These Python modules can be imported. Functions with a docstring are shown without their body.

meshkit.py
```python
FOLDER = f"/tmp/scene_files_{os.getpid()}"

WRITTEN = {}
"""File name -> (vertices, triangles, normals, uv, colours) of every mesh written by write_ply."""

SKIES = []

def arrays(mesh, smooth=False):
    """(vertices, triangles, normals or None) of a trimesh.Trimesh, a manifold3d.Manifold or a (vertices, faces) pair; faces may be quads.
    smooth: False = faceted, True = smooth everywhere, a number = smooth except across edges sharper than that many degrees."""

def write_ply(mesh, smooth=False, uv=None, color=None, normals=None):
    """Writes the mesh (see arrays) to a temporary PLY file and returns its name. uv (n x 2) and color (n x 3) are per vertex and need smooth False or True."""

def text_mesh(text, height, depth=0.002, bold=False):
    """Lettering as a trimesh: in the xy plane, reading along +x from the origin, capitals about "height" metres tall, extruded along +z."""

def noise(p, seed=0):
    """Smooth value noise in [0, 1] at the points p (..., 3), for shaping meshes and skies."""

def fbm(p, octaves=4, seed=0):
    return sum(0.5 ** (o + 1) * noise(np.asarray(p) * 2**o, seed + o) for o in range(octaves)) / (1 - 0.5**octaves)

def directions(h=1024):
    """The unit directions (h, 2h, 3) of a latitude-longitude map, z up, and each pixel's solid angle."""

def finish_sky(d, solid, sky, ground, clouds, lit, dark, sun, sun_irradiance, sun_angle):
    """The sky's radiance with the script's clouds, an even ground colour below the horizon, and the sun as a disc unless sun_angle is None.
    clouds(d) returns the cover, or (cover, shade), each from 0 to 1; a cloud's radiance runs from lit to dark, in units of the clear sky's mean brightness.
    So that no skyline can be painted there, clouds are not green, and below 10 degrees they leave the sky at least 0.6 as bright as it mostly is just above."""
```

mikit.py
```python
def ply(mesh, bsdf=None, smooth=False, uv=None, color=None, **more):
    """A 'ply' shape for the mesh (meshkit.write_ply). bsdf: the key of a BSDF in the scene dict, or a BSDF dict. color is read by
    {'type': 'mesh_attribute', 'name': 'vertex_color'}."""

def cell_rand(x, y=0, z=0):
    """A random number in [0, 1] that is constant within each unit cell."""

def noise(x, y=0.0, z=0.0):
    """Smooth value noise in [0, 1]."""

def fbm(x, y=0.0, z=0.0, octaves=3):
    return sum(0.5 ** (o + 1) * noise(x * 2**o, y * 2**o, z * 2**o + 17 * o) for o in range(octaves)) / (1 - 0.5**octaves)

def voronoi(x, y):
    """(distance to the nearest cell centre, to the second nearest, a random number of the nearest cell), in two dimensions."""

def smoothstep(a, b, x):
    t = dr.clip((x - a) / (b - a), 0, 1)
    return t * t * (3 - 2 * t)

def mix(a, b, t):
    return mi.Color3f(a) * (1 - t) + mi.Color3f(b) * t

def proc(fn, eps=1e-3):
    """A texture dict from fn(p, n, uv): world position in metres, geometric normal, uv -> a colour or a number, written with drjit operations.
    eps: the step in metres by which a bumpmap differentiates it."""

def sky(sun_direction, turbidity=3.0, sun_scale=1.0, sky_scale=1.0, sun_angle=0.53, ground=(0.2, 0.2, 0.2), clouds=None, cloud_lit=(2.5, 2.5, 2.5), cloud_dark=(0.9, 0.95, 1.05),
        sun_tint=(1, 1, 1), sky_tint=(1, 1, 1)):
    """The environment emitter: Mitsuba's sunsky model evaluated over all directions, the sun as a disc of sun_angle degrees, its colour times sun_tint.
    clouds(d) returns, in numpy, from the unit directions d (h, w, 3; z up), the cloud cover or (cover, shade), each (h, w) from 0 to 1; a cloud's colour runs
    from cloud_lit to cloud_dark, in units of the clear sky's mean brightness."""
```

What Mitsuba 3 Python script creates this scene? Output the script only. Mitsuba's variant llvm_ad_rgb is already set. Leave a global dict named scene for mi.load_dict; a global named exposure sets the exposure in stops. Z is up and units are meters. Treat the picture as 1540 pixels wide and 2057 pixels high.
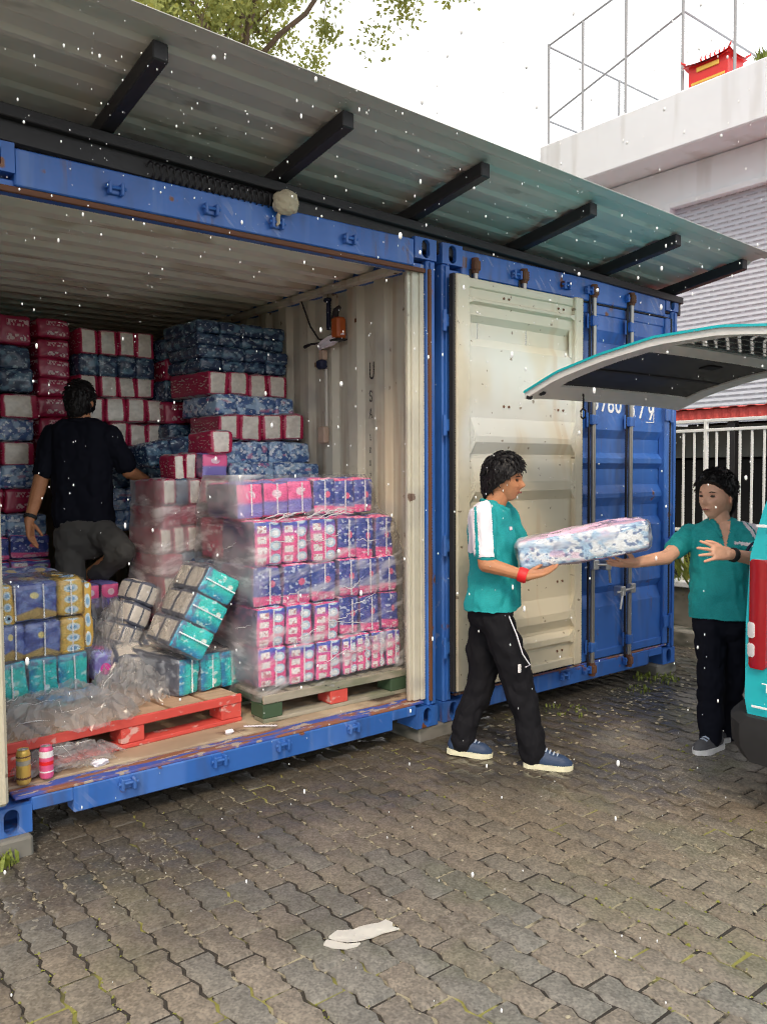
import math, random
import numpy as np, trimesh, drjit as dr, mitsuba as mi
import manifold3d as m3
from shapely.geometry import Polygon, box as sbox
import mikit, meshkit
from mikit import noise, fbm, smoothstep, mix, cell_rand, voronoi

T4 = mi.ScalarTransform4f
RNG = np.random.default_rng(7)
scene, labels = {}, {}
PI = math.pi

# ------------------------------------------------------------------ camera, sky, exposure
CAM = np.array([-0.805, -3.543, 1.478]); YAW, PITCH, ROLL, FPX = 0.6771, -0.0477, -0.0059, 1660.8
_F = np.array([math.sin(YAW) * math.cos(PITCH), math.cos(YAW) * math.cos(PITCH), math.sin(PITCH)])
_R = np.array([math.cos(YAW), -math.sin(YAW), 0.0])
_U = np.cross(_R, _F)
_UP = -_R * math.sin(ROLL) + _U * math.cos(ROLL)
scene['camera'] = {'type': 'perspective', 'fov': 2 * math.degrees(math.atan(770 / FPX)), 'fov_axis': 'x', 'near_clip': 0.05, 'far_clip': 2000.0,
                   'to_world': T4().look_at(origin=CAM.tolist(), target=(CAM + _F).tolist(), up=_UP.tolist())}


def overcast(d):
    x, y, z = d[..., 0], d[..., 1], np.maximum(d[..., 2], 0.05)
    q = np.stack([x / (z + .3) * 1.3, y / (z + .3) * 1.3, 0 * x], -1)
    return 1.0 + 0 * x, 0.35 * meshkit.fbm(q, 4, 3)


scene['sky'] = mikit.sky((-0.45, -0.62, 0.72), turbidity=4, sun_scale=0.22, sun_angle=14, clouds=overcast, cloud_lit=(2.6, 2.6, 2.6), cloud_dark=(1.5, 1.52, 1.56))
exposure = 2.75

# ------------------------------------------------------------------ materials


def rgb(r, g, b):
    return {'type': 'rgb', 'value': [r, g, b]}


def mat(name, col, rough=0.5, **kw):
    base = col if isinstance(col, dict) else rgb(*col)
    bump = kw.pop('bump', None); thin = kw.pop('one', False)
    b = {'type': 'principled', 'base_color': base, 'roughness': rough, **kw}
    if bump:
        b = {'type': 'bumpmap', 'arbitrary': bump[0], 'scale': bump[1], 'bsdf': b}
    scene[name] = b if thin else {'type': 'twosided', 'bsdf': b}
    return name


def inr(x, a, b, s=0.02):
    return smoothstep(a - s, a + s, x) * (1 - smoothstep(b - s, b + s, x))


def f_blue(p, n, uv):
    c = mix((.032, .135, .47), (.026, .105, .37), fbm(p.x * 2, p.y * 2, p.z * 2))
    c = mix(c, (.085, .20, .56), 0.5 * smoothstep(.55, .75, fbm(p.x * 5, p.y * 5, p.z * 1.2)))
    rust = smoothstep(.73, .80, fbm(p.x * 9 + 5, p.y * 9, p.z * 7, 4))
    c = mix(c, (.16, .06, .025), rust)
    run = smoothstep(.56, .74, fbm(p.x * 18 + 2, p.y * 18, p.z * .9, 4))
    c = mix(c, (.10, .19, .44), .45 * run)
    scr = smoothstep(.66, .70, fbm(p.x * 30 + p.z * 26, p.y * 30, p.z * 3 - p.x * 3, 3)) * smoothstep(.5, .7, fbm(p.x * 3 + 8, p.y * 3, p.z * 3))
    c = mix(c, (.20, .27, .50), .55 * scr)
    c = mix(c, (.12, .06, .045), .6 * smoothstep(.60, .76, fbm(p.x * 26 + 7, p.y * 26, p.z * 1.4, 4)) * smoothstep(.55, .7, fbm(p.x * 2 + 3, p.y, p.z * 2)))
    dirt = smoothstep(.45, .85, fbm(p.x * 14, p.y * 14, p.z * 2.0, 3))
    return mix(c, (.05, .05, .06), 0.35 * dirt)


def f_sill(p, n, uv):
    wear = smoothstep(.42, .58, fbm(p.x * 7, p.y * 40, p.z * 8, 4))
    c = mix((.05, .09, .36), (.24, .10, .06), wear)
    return mix(c, (.36, .30, .26), smoothstep(.62, .7, fbm(p.x * 16, p.y * 50, 3.0, 3)))


def f_cream(p, n, uv):
    c = mix((.60, .575, .475), (.50, .48, .40), fbm(p.x * 2, p.y * 2, p.z * .8))
    st = smoothstep(.52, .74, fbm(p.x * 6 + 3, p.y * 16, p.z * .7, 4))
    c = mix(c, (.38, .27, .17), .55 * st)
    c = mix(c, (.13, .06, .03), smoothstep(.78, .83, fbm(p.x * 22, p.y * 22, p.z * 9, 3)))
    return mix(c, (.30, .29, .28), .45 * smoothstep(.5, .8, fbm(p.x * 3, p.y * 5 + 7, p.z * 4)))


def f_door(p, n, uv):
    c = mix((.62, .56, .42), (.50, .46, .36), fbm(p.x * 1.5, p.y, p.z * 1.1))
    scr = smoothstep(.5, .72, fbm(p.x * 2.6 + 4, 2.0, p.z * 1.0, 3))
    c = mix(c, (.62, .68, .70), .6 * scr * inr(p.z, 1.5, 2.3, .2))
    c = mix(c, (.50, .38, .24), .45 * smoothstep(.6, .8, fbm(p.x * 12, 1.0, p.z * .9, 3)))
    c = mix(c, (.16, .11, .07), .8 * smoothstep(.80, .84, fbm(p.x * 24, 3.0, p.z * 24, 3)))
    return mix(c, (.33, .31, .26), .5 * smoothstep(.55, .0, p.z) * fbm(p.x * 6, p.y * 3, p.z * 6))


def f_ceil(p, n, uv):
    c = mix((.82, .79, .70), (.72, .70, .63), fbm(p.x * 2, p.y * 3, 0.0))
    return mix(c, (.40, .28, .18), .5 * smoothstep(.58, .75, fbm(p.x * 2.5, p.y * 14, 4.0, 4)))


def f_milk(p, n, uv):
    q = fbm(p.x * 5 + p.z * 4, p.y * 5, p.z * 15 - p.x * 5, 4)
    return .04 + .42 * smoothstep(.52, .80, q) + .26 * smoothstep(1.42, 1.34, p.x) * smoothstep(.3, .6, fbm(p.x * 4, p.y * 4, p.z * 4))


def f_floor(p, n, uv):
    c = mix((.42, .32, .23), (.27, .19, .13), fbm(p.x * 4, p.y * 9, 0.0, 4))
    c = mix(c, (.50, .42, .30), .6 * smoothstep(.52, .68, fbm(p.x * 5 + 9, p.y * 8, 1.0, 4)))
    return mix(c, (.06, .04, .03), smoothstep(.60, .72, fbm(p.x * 3.2, p.y * 5, 7.0, 4)))


def f_galv(p, n, uv):
    c = mix((.53, .51, .48), (.43, .43, .41), fbm(p.x * 1.2, p.y * 3.0, 0.0, 4))
    c = mix(c, (.38, .42, .39), smoothstep(.55, .8, fbm(p.x * .8, p.y * 12, 5.0)))
    return mix(c, (.13, .12, .10), .35 * smoothstep(.66, .8, fbm(p.x * 4, p.y * 10, 2.0, 4)))


def f_concrete(p, n, uv):
    c = mix((.22, .21, .19), (.12, .115, .10), fbm(p.x * 6, p.y * 6, p.z * 6, 4))
    return mix(c, (.05, .055, .045), smoothstep(.5, .75, fbm(p.x * 4, p.y * 4, p.z * 9 + 3, 3)))


def damp_shade(p):
    near = smoothstep(-1.35, -.55, p.y - .10 * p.x + .9 * (fbm(p.x * 1.6 + 3, p.y * 1.6, 5.0, 3) - .5))  # band near the containers: damp, plus their shade painted into the colour
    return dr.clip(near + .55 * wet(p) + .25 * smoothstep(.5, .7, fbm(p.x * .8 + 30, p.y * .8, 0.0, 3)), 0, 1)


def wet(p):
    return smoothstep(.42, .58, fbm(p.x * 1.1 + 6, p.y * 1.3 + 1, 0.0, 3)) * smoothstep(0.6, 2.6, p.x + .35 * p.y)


def f_brick(p, n, uv):
    r = uv.x
    c = mix((.168, .142, .115), (.145, .125, .104), r)
    c = mix(c, (.135, .126, .112), smoothstep(.72, .9, uv.y))
    big = fbm(p.x * .9 + 2, p.y * .9, 0.0, 3)
    c = mix(c, (.165, .130, .090), .5 * smoothstep(.48, .72, big))
    c = mix(c, (.098, .094, .088), .7 * smoothstep(.50, .68, fbm(p.x * .7 + 11, p.y * .9 + 3, 0.0, 3)))
    c = c * (0.62 + 0.50 * fbm(p.x * 60, p.y * 60, 0.0, 3) + 0.30 * fbm(p.x * 17 + 3, p.y * 17, 2.0, 3))
    c = mix(c, (.09, .10, .055), .3 * smoothstep(.58, .75, fbm(p.x * 3 + 1, p.y * 3, 4.0, 4)))
    c = c * (.90 + .70 * noise(p.x * 150, p.y * 150, 3.0))
    c = c * (1 - .56 * damp_shade(p))  # darker where damp and where canopy shade is painted in
    spk = smoothstep(.80, .86, noise(p.x * 95, p.y * 95, 1.0)) * smoothstep(.52, .75, fbm(p.x * 2, p.y * 2 + 8, 0.0))
    return mix(c, (.34, .31, .25), .55 * spk)


def f_brick_rough(p, n, uv):
    return dr.maximum(.14, 0.58 - 0.30 * wet(p) - .20 * damp_shade(p)) - 0.10 * fbm(p.x * 8, p.y * 8, 2.0)


def f_brick_bump(p, n, uv):
    return fbm(p.x * 70, p.y * 70, p.z * 70, 3) * .6 + fbm(p.x * 14, p.y * 14, 0.0) * .5


def f_joint(p, n, uv):
    c = mix((.050, .042, .034), (.022, .019, .016), fbm(p.x * 12, p.y * 12, 0.0, 3))
    c = mix(c, (.40, .35, .24), .75 * smoothstep(.50, .60, fbm(p.x * 5, p.y * 5, 3.0, 4)) * smoothstep(.3, .6, noise(p.x * 70, p.y * 70, 2.0)))
    return mix(c, (.26, .25, .06), .8 * smoothstep(.63, .70, fbm(p.x * 3.5 + 20, p.y * 3.5, 6.0, 4)))


def f_white(p, n, uv):
    c = mix((.74, .77, .82), (.66, .69, .74), fbm(p.x, p.y * .8, p.z * .8, 3))
    return mix(c, (.50, .50, .50), .5 * smoothstep(.55, .8, fbm(p.x * 2, p.y * 5, p.z * .6, 3)))


def f_shutter(p, n, uv):
    row = dr.floor(p.z / .075)
    a = p.y / .22 + .5 * (row - 2 * dr.floor(row / 2))
    fr = a - dr.floor(a)
    zz = p.z / .075 - row
    hole = inr(fr, .12, .88, .04) * inr(zz, .35, .62, .06)
    return mix((.48, .51, .58), (.20, .20, .24), .5 * hole)


def f_leaf(p, n, uv):
    c = mix((.40, .43, .15), (.28, .32, .11), uv.x)
    return mix(c, (.30, .28, .05), .6 * smoothstep(.6, .9, uv.y))


def f_wood(p, n, uv):
    g = fbm(p.x * 6, p.y * 45, p.z * 30, 3)
    return mix((.50, .33, .22), (.32, .20, .13), g)


def f_redwood(p, n, uv):
    g = fbm(p.x * 18, p.y * 18, p.z * 25, 4)
    c = mix((.64, .095, .075), (.52, .055, .045), fbm(p.x * 9, p.y * 9, p.z * 9))
    return mix(c, (.62, .42, .38), .8 * smoothstep(.60, .72, g))


def f_pale(p, n, uv):
    g = fbm(p.x * 10, p.y * 40, p.z * 40, 3)
    c = mix((.40, .36, .29), (.24, .22, .17), g)
    return mix(c, (.12, .15, .09), .6 * smoothstep(.5, .7, fbm(p.x * 5 + 3, p.y * 5, p.z * 12)))


def skin_fn(lo, hi):
    def f(p, n, uv):
        c = mix(lo, hi, fbm(p.x * 22, p.y * 22, p.z * 22, 3))
        return c * (.95 + .10 * noise(p.x * 160, p.y * 160, p.z * 160))
    return f


def f_teal(p, n, uv):
    c = mix((.007, .26, .285), (.010, .34, .36), fbm(p.x * 9, p.y * 9, p.z * 5, 3))
    return c * (.85 + .3 * noise(p.x * 260, p.y * 260, p.z * 260))


def f_cloth(p, n, uv):
    return .5 + .5 * fbm(p.x * 40, p.y * 40, p.z * 22, 3)


# every printed pack in one material: u = 8 * design + face + (0..1), faces 0 front, 1 right, 2 back, 3 left, 4 top, 5 bottom
def f_pack(p, n, uv):
    des = dr.floor(uv.x / 8 + 1e-4)
    q = uv.x - 8 * des
    face = dr.floor(q)
    u, v = q - face, uv.y
    top = face > 3.5
    side = (face > 0.5) & (face < 1.5) | (face > 2.5) & (face < 3.5)
    N1 = fbm(p.x * 26, p.y * 26, p.z * 26, 3)
    N2 = fbm(p.x * 55 + 9, p.y * 55, p.z * 55, 2)
    txt = smoothstep(.60, .68, noise(p.x * 60 + p.y * 60, 1.5, p.z * 120))
    crim, white = mi.Color3f(.46, .022, .085), mi.Color3f(.72, .68, .61)
    navy, sky_, pink = mi.Color3f(.022, .045, .105), mi.Color3f(.34, .50, .70), mi.Color3f(.80, .13, .33)
    blue, viol = mi.Color3f(.045, .075, .33), mi.Color3f(.22, .20, .55)
    # 0 white window between red sides
    w = inr(u + .05 * (N1 - .5), .12, .80, .03) * inr(v, .06, .95, .03)
    c0 = mix(crim, white * (.85 + .3 * N2), w)
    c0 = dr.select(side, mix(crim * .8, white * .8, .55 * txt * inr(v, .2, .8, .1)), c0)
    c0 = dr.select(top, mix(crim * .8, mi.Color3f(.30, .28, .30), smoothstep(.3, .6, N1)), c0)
    # 1 dark blue, 2 mid blue with pale print
    c1 = mix(navy, mi.Color3f(.10, .20, .30), smoothstep(.45, .7, N1))
    c1 = mix(c1, mi.Color3f(.35, .45, .52), .8 * smoothstep(.64, .74, N2))
    c2 = mix(mi.Color3f(.06, .13, .33), sky_, smoothstep(.40, .62, N1))
    c2 = mix(c2, mi.Color3f(.75, .80, .86), .9 * smoothstep(.58, .68, N2))
    c2 = mix(c2, mi.Color3f(.55, .16, .30), .6 * smoothstep(.66, .72, fbm(p.x * 20 + 3, p.y * 20, p.z * 30)))
    # 3 pink side: a column of white squares and a column of pale blue discs
    fv = v * 4.3 - dr.floor(v * 4.3)
    dv = v * 3.4 - dr.floor(v * 3.4)
    sq = inr(u, .10, .40, .02) * inr(fv, .16, .84, .05)
    dd = dr.sqrt(dr.square((u - .72) / .21) + dr.square((dv - .5) / .42))
    c3 = mix(pink, blue * 1.6, smoothstep(.60, .95, v))
    c3 = mix(c3, mi.Color3f(.80, .76, .78), sq)
    c3 = mix(c3, crim, .7 * sq * smoothstep(.6, .66, N2))
    c3 = mix(c3, mi.Color3f(.50, .66, .82), 1 - smoothstep(.85, 1.0, dd))
    c3 = mix(c3, mi.Color3f(.86, .90, .94), 1 - smoothstep(.45, .62, dd))
    # 4 blue front with a pink foot, 5 pink front with a violet foot
    c4 = mix(blue, blue * .5 + viol * .5, smoothstep(.4, .7, N1))
    c4 = mix(c4, mi.Color3f(.62, .70, .88), .7 * smoothstep(.60, .70, N2))
    e4 = dr.sqrt(dr.square((u - .62) / .13) + dr.square((v - .55) / .10))
    c4 = mix(c4, mi.Color3f(.75, .16, .30), 1 - smoothstep(.8, 1., e4))
    c4 = mix(c4, pink, 1 - smoothstep(.24, .30, v + .05 * u))
    c4 = mix(c4, mi.Color3f(.85, .6, .68), .8 * (1 - smoothstep(.16, .2, v)) * smoothstep(.52, .6, N2))
    c5 = mix(pink * 1.05, viol, 1 - smoothstep(.40, .52, v))
    e5 = dr.sqrt(dr.square((u - .5) / .2) + dr.square((v - .68) / .14))
    c5 = mix(c5, mi.Color3f(.85, .62, .74), (1 - smoothstep(.8, 1., e5)) * smoothstep(.35, .5, N1))
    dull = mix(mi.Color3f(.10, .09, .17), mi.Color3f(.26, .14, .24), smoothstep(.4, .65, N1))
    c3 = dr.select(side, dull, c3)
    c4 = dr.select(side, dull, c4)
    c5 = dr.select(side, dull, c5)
    # 6 yellow side with discs, 7 navy front with an ochre foot and a yellow dot
    d6 = dr.sqrt(dr.square((u - .5) / .30) + dr.square((dv - .5) / .40))
    c6 = mix(mi.Color3f(.66, .37, .045), mi.Color3f(.72, .52, .14), N1)
    c6 = mix(c6, mi.Color3f(.62, .74, .80), 1 - smoothstep(.85, 1., d6))
    c6 = mix(c6, mi.Color3f(.22, .42, .66), (1 - smoothstep(.42, .56, d6)))
    c7 = mix(mi.Color3f(.055, .085, .34), mi.Color3f(.17, .24, .56), smoothstep(.4, .65, N1))
    foot = 1 - smoothstep(.30, .36, v + .35 * dr.abs(u - .5))
    c7 = mix(c7, mi.Color3f(.50, .35, .13), foot)
    e7 = dr.sqrt(dr.square((u - .45) / .11) + dr.square((v - .66) / .10))
    c7 = mix(c7, mi.Color3f(.80, .66, .26), 1 - smoothstep(.75, 1., e7))
    c7 = dr.select(top, mix(mi.Color3f(.14, .20, .50), mi.Color3f(.42, .48, .68), smoothstep(.45, .62, N1)), c7)
    e7t = dr.sqrt(dr.square((u - .5) / .2) + dr.square((v - .35) / .16))
    c7 = dr.select(top, mix(c7, mi.Color3f(.74, .62, .36), 1 - smoothstep(.7, 1., e7t)), c7)
    # 8 turquoise front, dark slate top with cream panels
    c8 = mix(mi.Color3f(.015, .22, .46), mi.Color3f(.03, .57, .52), smoothstep(.10, .42, u) * (1 - .8 * smoothstep(.8, .95, v)))
    c8 = mix(c8, mi.Color3f(.03, .62, .66), .7 * smoothstep(.45, .7, N1))
    e8 = dr.sqrt(dr.square((u - .62) / .10) + dr.square((v - .22) / .09))
    c8 = mix(c8, mi.Color3f(.78, .92, .86), 1 - smoothstep(.7, 1., e8))
    c8 = mix(c8, mi.Color3f(.62, .86, .86), .75 * smoothstep(.60, .68, N2) * inr(v, .35, .75, .1))
    c8 = mix(c8, mi.Color3f(.10, .15, .30), .85 * inr(v, .82, .96, .03) * smoothstep(.42, .55, N2))
    slate = mix(mi.Color3f(.07, .08, .12), mi.Color3f(.16, .18, .24), N1)
    pan = inr(u, .14, .86, .03) * inr(v, .06, .46, .02) + inr(u, .14, .86, .03) * inr(v, .54, .95, .02)
    c9 = mix(slate, mi.Color3f(.62, .58, .54) * (.85 + .3 * N2), pan)
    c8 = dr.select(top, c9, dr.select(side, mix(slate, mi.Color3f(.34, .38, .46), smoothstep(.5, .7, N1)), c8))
    # 10 red narrow side with rows of print, 11 violet with a pink disc, 12 pale blue print with a pink top
    rowv = v * 2 - dr.floor(v * 2)
    c10 = mix(crim * .85, mi.Color3f(.70, .52, .54), .85 * smoothstep(.48, .56, noise(u * 22, 3.0, v * 9)) * inr(rowv, .3, .72, .06) * inr(u, .30, .95, .03))
    c11 = mix(viol, mi.Color3f(.40, .46, .74), smoothstep(.4, .65, N1))
    e11 = dr.sqrt(dr.square((u - .5) / .26) + dr.square((v - .42) / .22))
    c11 = mix(c11, mi.Color3f(.86, .10, .50), 1 - smoothstep(.85, 1., e11))
    c12 = mix(mi.Color3f(.36, .56, .78), mi.Color3f(.80, .85, .90), smoothstep(.38, .58, N1))
    c12 = mix(c12, mi.Color3f(.08, .16, .36), .85 * smoothstep(.60, .68, N2))
    c12 = mix(c12, mi.Color3f(.78, .40, .62), .5 * smoothstep(.62, .7, fbm(p.x * 18 + 30, p.y * 18, p.z * 18)))
    c12 = dr.select(top, mix(mi.Color3f(.82, .44, .66), mi.Color3f(.82, .66, .80), N1), c12)
    c = c0
    for k, ck in enumerate((c1, c2, c3, c4, c5, c6, c7, c8, c9, c10, c11, c12)):
        c = dr.select(dr.abs(des - (k + 1)) < .5, ck, c)
    return c


P = mikit.proc
mat('m_blue', P(f_blue), .38, specular=.5)
mat('m_sill', P(f_sill), .6)
mat('m_cream', P(f_cream), .55)
mat('m_door', P(f_door), .42)
mat('m_ceil', P(f_ceil), .55)
mat('m_floor', P(f_floor), .6)
mat('m_galv', P(f_galv), .45, metallic=.1)
mat('m_concrete', P(f_concrete), .8)
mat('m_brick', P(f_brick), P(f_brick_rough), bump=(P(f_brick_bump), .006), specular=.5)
mat('m_joint', P(f_joint), .9)
mat('m_white', P(f_white), .75)
mat('m_shutter', P(f_shutter), .5)
scene['m_leaf'] = {'type': 'principledthin', 'base_color': P(f_leaf), 'roughness': .55, 'diff_trans': .9, 'spec_trans': 0.0}
mat('m_wood', P(f_wood), .7)
mat('m_redwood', P(f_redwood), .55)
mat('m_pale', P(f_pale), .75)
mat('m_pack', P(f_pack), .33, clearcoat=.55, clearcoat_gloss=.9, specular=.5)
mat('m_black', (.014, .013, .016), .5)
mat('m_dark', (.006, .006, .007), .8)
mat('m_rubber', (.018, .018, .02), .65)
mat('m_rust', (.13, .055, .03), .8)
mat('m_rod', (.34, .33, .31), .35, metallic=.7)
mat('m_steel', (.55, .55, .56), .3, metallic=.8)
mat('m_red', (.62, .03, .03), .4)
mat('m_brickred', (.55, .07, .06), .6)
mat('m_gold', (.80, .50, .10), .35, metallic=.5)
mat('m_fence', (.74, .75, .75), .45)
mat('m_greygreen', (.16, .17, .16), .8)
mat('m_green', (.045, .085, .045), .7)
mat('m_teal', (.012, .46, .52), .25, clearcoat=.8, specular=.5)
mat('m_trim', (.74, .73, .71), .5)
mat('m_carbon', (.020, .020, .024), .55)
mat('m_glass', (.03, .036, .04), .06, specular=.6)
mat('m_lamp_red', (.33, .003, .010), .15, clearcoat=.8)
mat('m_lens', (.78, .76, .78), .15, clearcoat=.6)
mat('m_skin', P(skin_fn((.76, .46, .33), (.66, .35, .24))), .5, specular=.35)
mat('m_skin_tan', P(skin_fn((.52, .25, .135), (.44, .18, .085))), .5, specular=.35)
mat('m_hair', (.006, .005, .006), .5, specular=.3)
mat('m_tealcloth', P(f_teal), .8, bump=(P(f_cloth), .004), sheen=.3)
mat('m_whitecloth', (.76, .73, .80), .8)
mat('m_blackcloth', (.010, .010, .013), .8, specular=.15, bump=(P(f_cloth), .005))
mat('m_navycloth', (.006, .007, .014), .85, specular=.15, bump=(P(f_cloth), .004))
mat('m_greycloth', (.075, .074, .072), .85, specular=.15, bump=(P(f_cloth), .005))
mat('m_shoeblue', (.025, .05, .11), .6)
mat('m_shoegrey', (.09, .09, .10), .7)
mat('m_sole', (.72, .70, .50), .6)
mat('m_solewhite', (.75, .75, .76), .6)
mat('m_lace', (.45, .52, .64), .7)
mat('m_lips', (.34, .10, .085), .5)
mat('m_eye', (.03, .02, .018), .2)
mat('m_wrist', (.70, .015, .02), .5)
mat('m_goldcan', (.66, .43, .10), .3, metallic=.35)
mat('m_pinkcan', (.80, .13, .30), .3, metallic=.3)
mat('m_orange', (.42, .09, .015), .4)
mat('m_navy', (.008, .014, .05), .6)
mat('m_peach', (.48, .35, .27), .6)
mat('m_conduit', (.55, .53, .48), .5)
mat('m_rag', (.46, .40, .29), .85)
mat('m_scrap', (.52, .50, .46), .28, clearcoat=.4)
mat('m_drop', (.72, .73, .75), .3)
mat('m_sand', (.40, .34, .23), .9)
mat('m_moss', (.20, .21, .035), .9)
mat('m_pipe', (.30, .31, .33), .5)
mat('m_grass', (.20, .24, .03), .6)
mat('m_litter', (.34, .30, .22), .8)
mat('m_earth', (.10, .085, .06), .95)
mat('m_bark', (.16, .12, .09), .9)
mat('m_letter', (.80, .82, .84), .5)
mat('m_seam_highlight', (.80, .80, .84), .35)  # white for the highlights painted along film seams
_milk = {'type': 'twosided', 'bsdf': {'type': 'principled', 'base_color': rgb(.66, .66, .69), 'roughness': .22, 'specular': .7, 'clearcoat': .6}}
scene['m_film'] = {'type': 'blendbsdf', 'weight': .035, 'clear': {'type': 'thindielectric', 'int_ior': 1.5}, 'veil': _milk}
scene['m_wrap'] = {'type': 'blendbsdf', 'weight': P(f_milk), 'clear': {'type': 'thindielectric', 'int_ior': 1.5}, 'veil': _milk}
scene['m_haze'] = {'type': 'blendbsdf', 'weight': .13, 'clear': {'type': 'thindielectric', 'int_ior': 1.5}, 'veil': _milk}

# ------------------------------------------------------------------ naming


def numbered(key):
    if key not in used:
        used.add(key); return key
    i = 1
    while f'{key}_{i:03d}' in used:
        i += 1
    used.add(f'{key}_{i:03d}'); return f'{key}_{i:03d}'


used = set()


def say(key, label=None, cat=None, group=None, kind=None):
    d = labels.setdefault(key, {})
    for k, v in (('label', label), ('category', cat), ('group', group), ('kind', kind)):
        if v: d[k] = v
    return key


def thing(name, label=None, cat=None, group=None, kind=None):
    return say(numbered(name), label, cat, group, kind)


def obj(name, mesh, m, parent=None, smooth=False, label=None, cat=None, group=None, kind=None, uv=None):
    key = numbered((parent + '__' if parent else '') + name)
    scene[key] = mesh_dict(mesh, m, smooth, uv)
    if label or cat or group or kind: say(key, label, cat, group, kind)
    return key


def mesh_dict(mesh, m, smooth=False, uv=None):
    return mikit.ply(mesh, m, smooth=smooth, uv=uv)


# ------------------------------------------------------------------ mesh helpers
def cat(*ms):
    return trimesh.util.concatenate([x for x in ms])


_cb = None


def bx(x0, x1, y0, y1, z0, z1, c=0.004):
    """box with chamfered edges"""
    global _cb
    if _cb is None:
        pts = np.array([[s[0] * (1 if a != 0 else 2), s[1] * (1 if a != 1 else 2), s[2] * (1 if a != 2 else 2)] for s in np.array(np.meshgrid([-1, 1], [-1, 1], [-1, 1])).T.reshape(-1, 3) for a in range(3)], float)
        h = trimesh.convex.convex_hull(pts)
        _cb = (np.array(h.vertices), np.array(h.faces))
    v, f = _cb
    half = np.array([x1 - x0, y1 - y0, z1 - z0]) / 2
    c = min(c, half.min() * .45)
    cen = np.array([x0 + x1, y0 + y1, z0 + z1]) / 2
    return trimesh.Trimesh(cen + np.sign(v) * np.where(np.abs(v) > 1.5, half, half - c), f.copy(), process=False)


def tf(mesh, M):
    m = mesh.copy(); m.apply_transform(M); return m


def rot(axis, deg, at=(0, 0, 0)):
    return trimesh.transformations.rotation_matrix(math.radians(deg), axis, at)


def mv(x, y, z):
    return trimesh.transformations.translation_matrix((x, y, z))


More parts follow.
